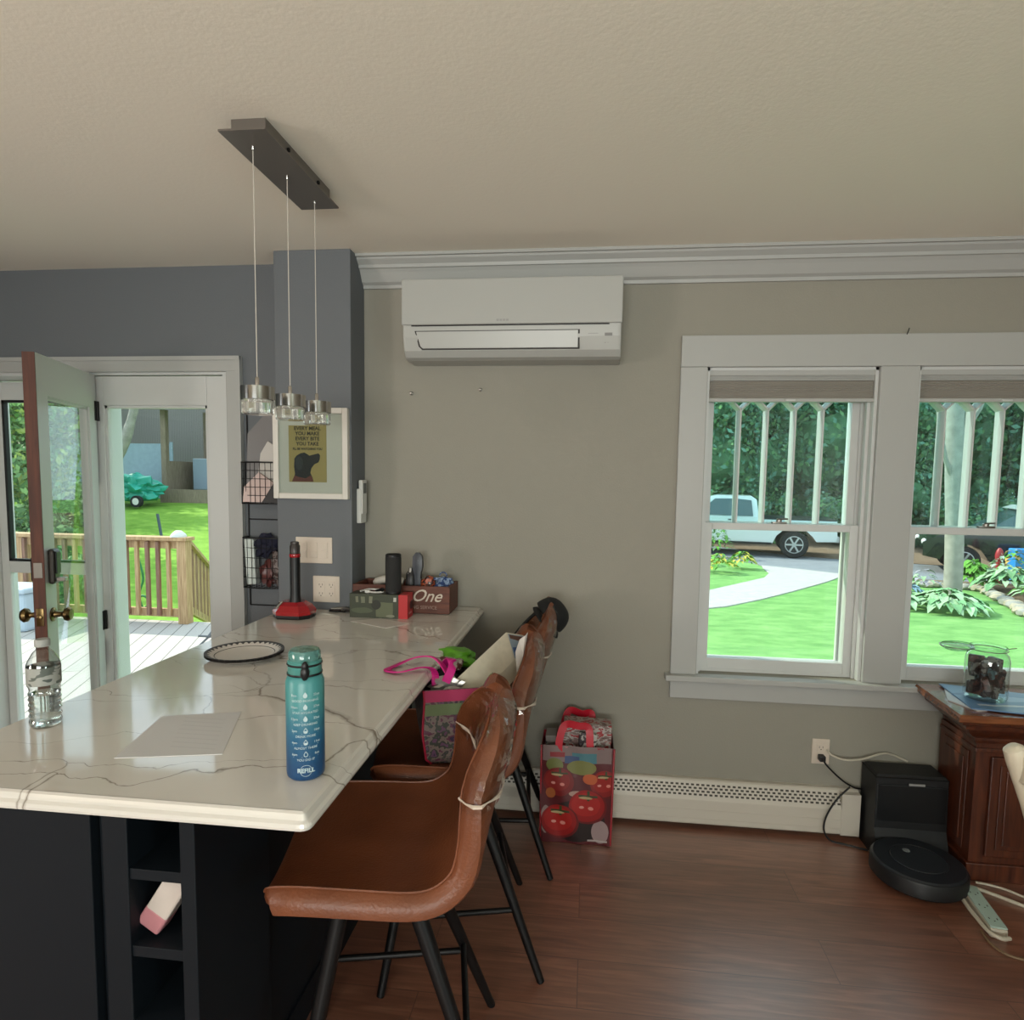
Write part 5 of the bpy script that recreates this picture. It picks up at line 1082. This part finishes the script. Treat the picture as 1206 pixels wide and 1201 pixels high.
# lone trunk in the front lawn
root = empty('grey_tree', (6.70, 12.57, GZ), 'pale grey tree trunk rising from the leafy plants in the front lawn', 'tree')
b = MB(); b.tube(bez([(6.75, 12.57, GZ), (6.74, 12.57, 0), (6.70, 12.57, .8), (6.63, 12.57, 1.72), (6.57, 12.57, 2.95), (6.5, 12.6, 4.2)], 5), [.20]+[.15]*10+[.145]*10+[.13]*5, 14); b.build('trunk', m_bark, root)
b = MB(); b.tube([(6.70, 12.57, 1.4), (6.4, 12.45, 2.0), (6.1, 12.3, 3.0)], [.05, .04, .02], 8); b.build('branch', m_bark, root)
b = MB(); b.tube([(6.62, 12.57, 2.2), (7.0, 12.6, 2.9), (7.3, 12.6, 3.8)], [.05, .04, .02], 8); b.build('branch', m_bark, root)
f_ = bpy.data.objects.new('foliage', leafcloud(9, (1.6, 1.4, 1.8), 1800, .09, 31, 3.6, [m_l2, m_l3, m_l1], core=False)); C.objects.link(f_); f_.parent = root; f_.location = (-.2, 0, 0+.6)
def hosta_mesh(n, R, h, seed, ll=.22):
    rnd = random.Random(seed); b = MB(); b.smooth = True
    for k in range(n):
        a = rnd.random()*2*PI; r0 = R*rnd.random()**.6; bx_, by_ = r0*math.cos(a)*.8, r0*math.sin(a)*.8; a2 = a+rnd.gauss(0, .5); l = ll*(.7+.6*rnd.random()); wd = l*.55
        d = Vector((math.cos(a2), math.sin(a2), 0)); s = Vector((-d.y, d.x, 0)); z0_ = h*(1.05-r0/R*.75); base = Vector((bx_, by_, z0_)); rows_ = []
        for t in (0, .3, .65, 1): 
            w_ = wd*math.sin(PI*min(1, .12+t*.86))*.5; c = base+d*l*t+Vector((0, 0, l*(.35*t-.75*t*t)))
            rows_.append([c-s*w_+Vector((0, 0, w_*.3)), c, c+s*w_+Vector((0, 0, w_*.3))])
        vv = [[b.bm.verts.new(q) for q in r] for r in rows_]
        for i in range(3):
            for j in range(2): b.bm.faces.new((vv[i][j], vv[i+1][j], vv[i+1][j+1], vv[i][j+1])).material_index = k % 2
    return b
m_h1 = foliage_mat('hosta_leaf', (120, 168, 120)); m_h2 = foliage_mat('hosta_leaf_pale', (158, 190, 150)); m_h3 = foliage_mat('bright_leaf', (104, 164, 66)); m_h4 = foliage_mat('yellow_flower', (206, 196, 84))
def plant(name, x, y, n, R, h, seed, ms, label, cat, group=None, ll=.22, sy=1):
    o = hosta_mesh(n, R, h, seed, ll).build(name, ms, None, normals=False); o.location = (x, y, GZ+.02); o.scale = (1, sy, 1); return tag(o, label, cat, group)
plant('hosta', 6.05, 11.4, 150, .62, .34, 1, [m_h1, m_h2], 'broad clump of pale green hosta around the grey tree trunk', 'plant')
plant('hosta', 5.35, 11.55, 40, .30, .30, 2, [m_h1, m_h2], 'small left hosta clump beside the big one in the front lawn', 'plant')
plant('blue_hosta', 5.75, 12.3, 50, .30, .34, 22, [foliage_mat('blue_leaf', (130, 160, 176)), m_h2], 'bluish leafy plant just left of the grey tree trunk', 'plant')
for i, (x, y, R, lab) in enumerate([(8.2, 13.4, .55, 'hosta in the stone edged bed nearest the grey tree'), (8.35, 12.3, .6, 'hosta at the right of the stone edged bed'), (9.2, 13.6, .6, 'hosta at the back of the stone edged bed'), (7.95, 14.1, .3, 'small hosta at the left tip of the stone edged bed'), (9.7, 12.2, .6, 'hosta deep in the stone edged bed at the window edge')]):
    plant('hosta', x, y, 110, R, .55, 40+i, [m_h3 if i % 2 else m_h1, m_h2 if i < 2 else m_h3], lab, 'plant')
plant('pale_shrub', 8.55, 14.25, 60, .32, .62, 51, [m_h2, foliage_mat('silver_leaf', (170, 196, 178))], 'round pale green shrub in front of the dark car', 'shrub', ll=.12)
plant('coleus', 8.95, 14.5, 60, .30, .75, 52, [foliage_mat('orange_leaf', (190, 160, 90)), m_h3], 'yellow orange leafed plant beside the pale round shrub', 'plant', ll=.14)
plant('wilted_plant', 6.6, 13.3, 30, .22, .45, 53, [foliage_mat('mauve_leaf', (160, 156, 168)), m_h2], 'greyish mauve plant left of the grey trunk in the mulch', 'plant', ll=.16)
for i, (x, y, R, lab, ms) in enumerate([(3.05, 15.2, .45, 'yellow flowering plant at the curve of the garden path', [m_h4, m_h3]), (3.75, 16.0, .35, 'yellow green low plant beside the path corner', [m_h3, m_h4]), (2.8, 16.6, .5, 'pale green plant left behind the yellow flowers', [m_h3, m_h2]), (3.6, 18.2, .4, 'upright green plant by the driveway edge', [m_h3, m_l2])]):
    plant('garden_plant', x, y, 90, R, .42 if i != 3 else .9, 60+i, ms, lab, 'plant', ll=.14)
# edging stones
rnd = random.Random(5); m_rock = mat('tan_stone', (176, 164, 146), .85, bump=.3, bscale=20, var=.15); m_rock2 = mat('grey_stone', (160, 156, 150), .85, bump=.3, bscale=20, var=.15)
edge = bez([(6.1, 14.5, 0), (6.81, 14.1, 0), (7.3, 14.0, 0), (7.75, 13.8, 0), (7.85, 13.4, 0), (7.65, 12.84, 0), (7.45, 12.1, 0), (7.19, 11.3, 0), (6.95, 10.4, 0)], 5)
for i, p_ in enumerate(edge):
    b = MB(); b.blob((p_.x+rnd.uniform(-.04, .04), p_.y+rnd.uniform(-.04, .04), GZ+.06), (.11+.05*rnd.random(), .09+.04*rnd.random(), .07), 2, .2, seed=i); o = single('edging_stone', b, m_rock if i % 2 else m_rock2, 'rounded tan and grey stone in the border edging the planting bed', 'stone', 'stones edging the front planting bed')
for i, (x, y, r) in enumerate([(6.25, 14.75, .16), (6.55, 14.9, .2), (6.9, 14.85, .15)]):
    b = MB(); b.blob((x, y, GZ+.1), (r, r*.8, r*.6), 2, .25, seed=50+i); single('stone', b, m_rock, 'pale boulder in the mulch left of the grey tree', 'stone', 'boulders in the mulch')

# vehicles -------------------------------------------------------
m_wpaint = mat('white_car_paint', (206, 212, 214), .2, coat=.5); m_bpaint = mat('black_car_paint', (26, 28, 34), .15, coat=.6); m_cglass = mat('car_glass', (60, 84, 90), .08, coat=.5); m_tyre = mat('tyre_rubber', (30, 30, 32), .8); m_alloy = mat('alloy_wheel', (176, 178, 180), .3, metal=.7)
def wheel(x, yc, r, par, sgn):
    b = MB(); b.lathe([(r*.62, -.11), (r*.92, -.12), (r, -.08), (r, .08), (r*.92, .12), (r*.62, .11)], (x, yc, r), 28, axis='y'); o = b.build('wheel', m_tyre, par)
    b = MB(); b.lathe([(r*.64, sgn*.10), (r*.64, sgn*.115), (r*.58, sgn*.118), (r*.58, sgn*.09)], (x, yc, r), 28, axis='y', cap=False)
    for k in range(6):
        a = k*PI/3; b.obox((x+math.cos(a)*r*.32, yc+sgn*.105, r+math.sin(a)*r*.32), (r*.56, .02, r*.13), Matrix.Rotation(-a, 3, 'Y'))
    b.lathe([(r*.12, sgn*.09), (r*.12, sgn*.12), (0, sgn*.122)], (x, yc, r), 14, axis='y', cap=False)
    b.build('rim', m_alloy, o)
# local: +x = forward, side profile in xz
tr = empty('pickup_truck', (4.30, 19.9, GZ+.01), 'white crew cab pickup truck parked on the driveway, seen side on', 'truck', rz=math.radians(168), local=True)
def hull(prof, w0, w1, nm, m, par, zc=1.1, bev=.04):
    b = MB(); half = 0.95
    rings = []
    for yy, s in ((-half, .96), (-half+.06, 1), (half-.06, 1), (half, .96)):
        rings.append([(x*s if False else x, yy*(w0+(w1-w0)*max(0, min(1, (z-zc)/.6))), z) for x, z in prof])
    b.loft(rings); return b.build(nm, m, par, smooth=False)
body = [(-2.75, .50), (-2.78, .62), (-2.75, 1.08), (-.72, 1.10), (-.70, 1.12), (1.05, 1.12), (1.15, 1.10), (2.35, 1.04), (2.55, .98), (2.62, .80), (2.62, .50), (2.35, .42), (2.22, .62), (2.02, .80), (1.75, .86), (1.48, .80), (1.28, .62), (1.18, .40), (-1.12, .40), (-1.22, .62), (-1.42, .80), (-1.69, .86), (-1.96, .80), (-2.16, .62), (-2.26, .48)]
hull(body, 1, 1, 'body', m_wpaint, tr)
hull([(-.74, 1.08), (-.66, 1.62), (-.52, 1.72), (.45, 1.73), (.66, 1.68), (1.22, 1.10)], 1, .78, 'cab', m_wpaint, tr)
for sg in (-1, 1):
    b = MB()
    for pl_ in ([(-.58, 1.15), (-.52, 1.60), (-.10, 1.64), (-.08, 1.15)], [(.0, 1.15), (.0, 1.64), (.48, 1.63), (1.0, 1.16)]):
        b.loft([[(x, sg*(.962+.0-(z-1.1)*.335+o_), z) for x, z in pl_] for o_ in (0, .008)])
    b.build('side_window', m_cglass, tr, smooth=False)
    MB().box(-.1, .1, sg*.955, sg*.965, 1.02, 1.05).build('door_handle', m_black, tr)
    b = MB(); b.box(-1.1, 1.15, sg*.86, sg*1.0, .36, .42, bev=.01); b.build('running_board', m_black, tr)
    for x in (1.75, -1.69): wheel(x, sg*.86, .38, tr, sg)
MB().box(-2.85, -2.74, -.9, .9, .48, .64, bev=.02).build('rear_bumper', m_alloy, tr); MB().box(-2.74, -.74, -.96, .96, 1.07, 1.11, bev=.01).build('bed_rail', m_black, tr)
MB().box(2.58, 2.68, -.9, .9, .42, .66, bev=.02).build('front_bumper', m_alloy, tr)
ca = empty('parked_car', (10.5, 16.4, GZ+.01), 'dark car with a pale roof parked behind the hostas at the right', 'car', rz=math.radians(160), local=True)
cb_ = [(-2.2, .45), (-2.28, .7), (-2.2, 1.0), (-1.0, 1.06), (1.1, 1.02), (2.0, .92), (2.3, .75), (2.3, .42), (1.95, .35), (1.8, .60), (1.5, .74), (1.2, .68), (.98, .35), (-1.0, .35), (-1.15, .62), (-1.45, .74), (-1.75, .62), (-1.9, .38)]
hull(cb_, 1, 1, 'body', m_bpaint, ca, zc=1.0)
hull([(-2.15, .98), (-1.95, 1.50), (-1.6, 1.60), (.3, 1.60), (1.2, 1.0)], 1, .8, 'cabin', m_cglass, ca, zc=1.0)
hull([(-1.98, 1.55), (-1.6, 1.66), (.3, 1.66), (.5, 1.58)], .84, .80, 'roof', m_wpaint, ca, zc=1.0)
for sg in (-1, 1):
    for x in (1.47, -1.45): wheel(x, sg*.84, .34, ca, sg)
    MB().box(-2.29, -2.2, sg*.6, sg*.85, .72, .88, bev=.01).build('tail_light', m_red, ca); b = MB(); b.blob((2.26, sg*.7, .74), (.06, .14, .08), 2, .02); b.build('headlight', mat('headlight', (210, 212, 210), .2), ca)
b = MB(); b.box(9.3, 9.7, 15.0, 15.3, GZ+.02, GZ+.75, bev=.03); single('blue_bin', b, mat('blue_plastic', (40, 130, 200), .5), 'bright blue bin standing beside the dark car', 'bin')
b = MB(); b.lathe([(.05, 0), (.05, .5), (.07, .52), (.08, .62), (.06, .72), (.02, .78)], (8.75, 14.65, GZ+.02), 12); single('garden_ornament', b, confetti('red_white_paint', [(190, 180, 180), (150, 30, 40), (200, 196, 196)], 8), 'red and white garden ornament in the bed before the dark car', 'garden ornament')

# ================================================================== OUTSIDE: DECK AND BACK YARD
m_deck = newmat('grey_deck_boards'); md_, nt, p = m_deck; N = nt.nodes; L = nt.links
tc = N.new('ShaderNodeTexCoord'); mp2 = N.new('ShaderNodeMapping'); mp2.inputs['Rotation'].default_value = (0, 0, math.radians(68)); L.new(tc.outputs['Object'], mp2.inputs[0])
br = N.new('ShaderNodeTexBrick'); br.inputs['Scale'].default_value = 1; br.inputs['Brick Width'].default_value = 4; br.inputs['Row Height'].default_value = .14; br.inputs['Mortar Size'].default_value = .004; br.inputs['Color1'].default_value = lin((168, 164, 160)); br.inputs['Color2'].default_value = lin((178, 172, 166)); br.inputs['Mortar'].default_value = lin((70, 66, 62))
L.new(mp2.outputs[0], br.inputs[0]); L.new(br.outputs[0], p.inputs['Base Color']); p.inputs['Roughness'].default_value = .8; m_deck = md_
DZK = -.15
struct('deck', MB().box(-10, -1.9, Y+T+.01, 6.62, DZK-.2, DZK), m_deck)
PX, PY = -4.43, 6.53
root = empty('deck_railing', (-6.5, PY, DZK), 'weathered wooden railing along the back edge of the deck', 'railing')
def post(x, y, z0, z1, par, cap=True):
    b = MB(); b.box(x-.055, x+.055, y-.055, y+.055, z0, z1, bev=.006); b.build('post', m_cedar, par)
for x in (PX, -6.4, -8.4): post(x, PY, DZK, .775, root)
b = MB(); b.box(-9.9, PX+.08, PY-.08, PY+.08, .775, .815, bev=.005); b.build('top_rail', m_cedar, root)
b = MB(); b.box(-9.9, PX, PY-.02, PY+.02, .685, .775); b.build('upper_rail', m_cedar, root); b = MB(); b.box(-9.9, PX, PY-.02, PY+.02, DZK+.07, DZK+.16); b.build('bottom_rail', m_cedar, root)
x = PX-.16; k = 0
while x > -9.8:
    MB().box(x-.019, x+.019, PY-.055, PY-.02, DZK+.09, .76).build('baluster', m_cedar_red if k % 3 else m_cedar, root); x -= .125; k += 1
root = empty('stair_railing', (PX, PY, DZK), 'wooden stair railing descending from the deck post into the yard', 'railing')
sx_, sy_, sz_ = -5.75, 9.3, -1.05
for t_ in (1,): post(sx_, sy_, sz_-.1, sz_+.95, root)
def along(t, z): return Vector((PX+(sx_-PX)*t, PY+(sy_-PY)*t, z+(sz_-DZK)*t))
for nm, z0_, hh, ww in (('top_rail', .76, .04, .12), ('bottom_rail', -.02, .09, .04)):
    b = MB(); dd = (along(1, 0)-along(0, 0)); s_ = Vector((-dd.y, dd.x, 0)).normalized()*ww/2; rs = []
    for t_ in (.02, 1): c_ = along(t_, z0_); rs.append([c_-s_, c_+s_, c_+s_+Vector((0, 0, hh)), c_-s_+Vector((0, 0, hh))])
    b.loft(rs); b.build(nm, m_cedar, root)
for k in range(1, 20):
    c_ = along(k/20, 0); MB().box(c_.x-.019, c_.x+.019, c_.y-.019, c_.y+.019, c_.z+.0, c_.z+.77).build('baluster', m_cedar_red if k % 2 else m_cedar, root)
b = MB(); b.lathe([(.085, .815), (.085, .825), (.07, .85), (.03, .885), (.0, .888)], (PX-.06, PY, 0), 20, cap=False); single('solar_lamp', b, m_white, 'white dome solar lamp on top of the deck corner post', 'lamp')
b = MB(); b.tube([(-3.66, 5.5, DZK), (-3.53, 5.53, -.02)], .010, 8); b.tube([(-3.53, 5.53, -.02), (-3.47, 5.54, .06)], .016, 8); b.tube([(-3.60, 5.48, .0), (-3.47, 5.58, -.03)], .010, 8); single('garden_stake', b, mat('grey_metal', (90, 94, 100), .5), 'dark metal stick leaning on the deck beside the corner post', 'stick')
b = MB(); b.box(-6.15, -5.75, 5.85, 6.2, DZK, .25, bev=.03); b.box(-6.18, -5.72, 5.82, 6.23, .25, .31, bev=.02); single('storage_bin', b, mat('pale_blue_plastic', (176, 192, 206), .5), 'pale blue lidded bin on the deck seen through the left door', 'bin')
b = MB(); b.tube(bez([(-5.15, 6.75, .55), (-5.1, 6.76, .3), (-5.16, 6.76, .1), (-5.12, 6.78, -.1)], 5), .012, 8); b.tube(arc((-5.13, .02), .07, 0, 2*PI, 16, lambda x, y: (x, 6.78, y)), .012, 8); single('garden_hose', b, mat('green_rubber', (50, 140, 84), .5), 'green garden hose hanging on the yard side of the deck railing', 'hose')
b = MB()
def lz(x, y): return -.9 + max(-.2, (y-7.5))*.143 + .05*noise.noise(Vector((x*.3, y*.3, 0)))
b.grid(lambda a, t: (-36+34*a, 3.2+27*t, lz(-36+34*a, 3.2+27*t)), 30, 30); struct('back_lawn', b, m_lawn)
FY = 19.0; fz = lz(-14, FY)
root = empty('board_fence', (-20, FY, fz), 'pale blue panel fence at the back of the yard', 'fence')
m_bf = mat('pale_blue_fence_paint', (150, 170, 186), .7, var=.06)
for k in range(8): x = -30+k*2.1; MB().box(x, x+2.06, FY, FY+.04, fz-.3, fz+1.75).build('panel', m_bf, root)
for k in range(9): x = -30.05+k*2.1; MB().box(x, x+.09, FY-.04, FY, fz-.3, fz+1.8).build('post', m_bf, root)
root = empty('garden_shed', (-11.5, 19.3, fz), 'weathered brown garden shed with an open front beyond the lawn', 'shed')
m_shed = wood_mat('weathered_shed_boards', (112, 98, 84), (150, 134, 116), .8, stretch=(12, 12, 1)); s0, s1 = -13.15, -9.6
b = MB(); b.box(s0, s0+.16, 18.4, 18.56, fz-.2, fz+2.75); b.build('post', m_shed, root)
b = MB(); b.box(s0, s1, 20.6, 20.7, fz-.2, fz+2.9); b.box(s0, s0+.06, 18.5, 20.6, fz-.2, fz+1.2); b.build('wall', m_shed, root)
b = MB(); b.prism([(18.0, fz+2.72), (18.0, fz+2.82), (20.9, fz+3.3), (20.9, fz+3.2)], lambda u, v, d: (d, u, v), s0-.25, s1+.2); b.build('roof', mat('grey_shingle', (90, 88, 84), .9, bump=.4, bscale=15, var=.3, vscale=8), root)
b = MB(); b.box(s0, s1, 18.3, 18.5, fz-.1, fz+.32); b.build('sill_beam', m_shed, root)
b = MB(); b.box(s0+.5, s0+2.2, 19.2, 20.0, fz+.3, fz+1.3, bev=.03); o = single('storage_crate', b, mat('blue_grey_crate', (140, 156, 172), .6), 'blue grey crate standing in the open front of the shed', 'crate')
root = empty('neighbour_house', (-19, 23, fz), 'grey corrugated building behind the pale blue fence', 'building')
m_corr = newmat('corrugated_metal'); mc_, nt, p = m_corr; N = nt.nodes; L = nt.links; tc = N.new('ShaderNodeTexCoord'); wv = N.new('ShaderNodeTexWave'); wv.inputs['Scale'].default_value = 4.5; L.new(tc.outputs['Object'], wv.inputs[0]); rp = N.new('ShaderNodeValToRGB'); rp.color_ramp.elements[0].color = lin((118, 114, 112)); rp.color_ramp.elements[1].color = lin((140, 135, 132)); L.new(wv.outputs[0], rp.inputs[0]); L.new(rp.outputs[0], p.inputs['Base Color'])
MB().box(-24, -11, 22.5, 27, fz-.5, fz+4.2).build('wall', mc_, root); b = MB(); b.prism([(22.1, fz+4.2), (24.8, fz+6), (27.4, fz+4.2)], lambda u, v, d: (d, u, v), -24.3, -10.8); b.build('roof', mat('dark_shingle', (88, 84, 82), .9), root)
# covered mower with a green tarp
tx, ty = -13.7, 17.6; tzz = lz(tx, ty)
root = empty('covered_mower', (tx, ty, tzz), 'ride-on mower under a crumpled teal green tarp at the back of the lawn', 'mower')
b = MB(); b.blob((tx+.25, ty, tzz+.50), (.78, .5, .42), 4, .22, 3.2, seed=8); b.blob((tx-.62, ty, tzz+.42), (.45, .42, .34), 4, .3, 3, seed=12)
for v in b.bm.verts:
    v.co += Vector((noise.noise(v.co*5), noise.noise(v.co*5+Vector((9, 0, 0))), noise.noise(v.co*5+Vector((0, 9, 0)))))*.07
    if v.co.z < tzz+.2: v.co.z = tzz+.2+(v.co.z-tzz-.2)*.3
b.build('tarp', mat('teal_tarp', (44, 160, 140), .4, var=.15, vscale=3), root)
for (x, r) in ((tx+.62, .17), (tx-.55, .14)):
    b = MB(); b.lathe([(r*.5, -.06), (r, -.06), (r, .06), (r*.5, .06)], (x, ty-.42, tzz+r), 20, axis='y'); o = b.build('wheel', m_tyre, root); b = MB(); b.lathe([(0, -.065), (r*.6, -.065), (r*.6, -.05), (0, -.05)], (x, ty-.42, tzz+r), 18, axis='y', cap=False); b.build('hub', m_white, o)
b = MB(); b.tube([(-9.3, 13.0, lz(-9.3, 13)), (-9.42, 13.0, lz(-9.3, 13)+.75)], .03, 8); single('lawn_stake', b, mat('slate_stick', (70, 84, 96), .6), 'dark leaning stick in the back lawn above the deck railing', 'stick')
# leaning tree by the fence
root = empty('leaning_tree', (-13.6, 16.6, 0), 'bare leaning tree trunk crossing in front of the pale fence', 'tree')
t0_ = lz(-13.6, 16.6)
b = MB(); b.tube(bez([(-13.95, 16.8, t0_-.1), (-13.75, 16.8, t0_+.9), (-13.1, 16.8, t0_+2.0), (-12.6, 16.8, t0_+3.6), (-12.4, 16.8, t0_+5.2)], 5), [.17]*6+[.14]*6+[.11]*9, 10); b.build('trunk', m_bark, root)
b = MB(); b.tube(bez([(-13.1, 16.8, t0_+2.0), (-13.6, 16.7, t0_+3.0), (-13.5, 16.7, t0_+4.2)], 5), .07, 8); b.build('branch', m_bark, root)
f_ = bpy.data.objects.new('foliage', leafcloud(10, (1.7, 1.5, 2.2), 2600, .10, 77, 0, [m_l2, m_l3, m_l1], core=False)); C.objects.link(f_); f_.parent = root; f_.location = (1.1, 0, t0_+4.6)
# foliage on the left
bushes = [leafcloud(14, (1.2, 1.0, 1.3), 3500, .07, s, 0, [m_l2, m_l3, m_l1]) for s in (81, 82)]
tall = leafcloud(24, (1.9, 1.6, 4.6), 6500, .09, 90, .3, [m_l2, m_l3, foliage_mat('yellow_green_leaf', (150, 168, 92)), m_l2], core=False)
for i, (x, y, me, sc, lab) in enumerate([(-9.6, 10.4, bushes[0], .75, 'rounded green bush by the far left end of the deck'), (-10.9, 11.2, bushes[1], .8, 'second green bush seen through the left door glass'), (-8.5, 9.6, bushes[1], .5, 'low green bush behind the deck railing near the door hinge'), (-13.0, 14.0, bushes[0], 1.0, 'large bush at the back left of the yard')]):
    o = bpy.data.objects.new('bush', me); C.objects.link(o); o.location = (x, y, lz(x, y)-.1); o.scale = (sc,)*3; o.rotation_euler.z = i*1.1; tag(o, lab, 'bush')
for i, (x, y, sc, lab) in enumerate([(-11.6, 12.4, .85, 'yellow green tree seen through the far left door glass'), (-17, 17, 1.0, 'tall leafy tree before the pale fence at far left'), (-20.5, 21.2, 1.4, 'tree behind the pale fence at far left'), (-21.5, 17.5, 1.1, 'second tall leafy tree before the pale fence at far left')]):
    root = empty('tree', (x, y, lz(x, y)-.1), lab, 'tree', rz=i*.9, local=True); f_ = bpy.data.objects.new('foliage', tall); C.objects.link(f_); f_.parent = root
    b = MB(); b.tube([(0, 0, 0), (.05, .05, 1.6), (0, 0, 3)], [.1, .08, .05], 8); b.build('trunk', m_bark2, root); root.scale = (sc,)*3
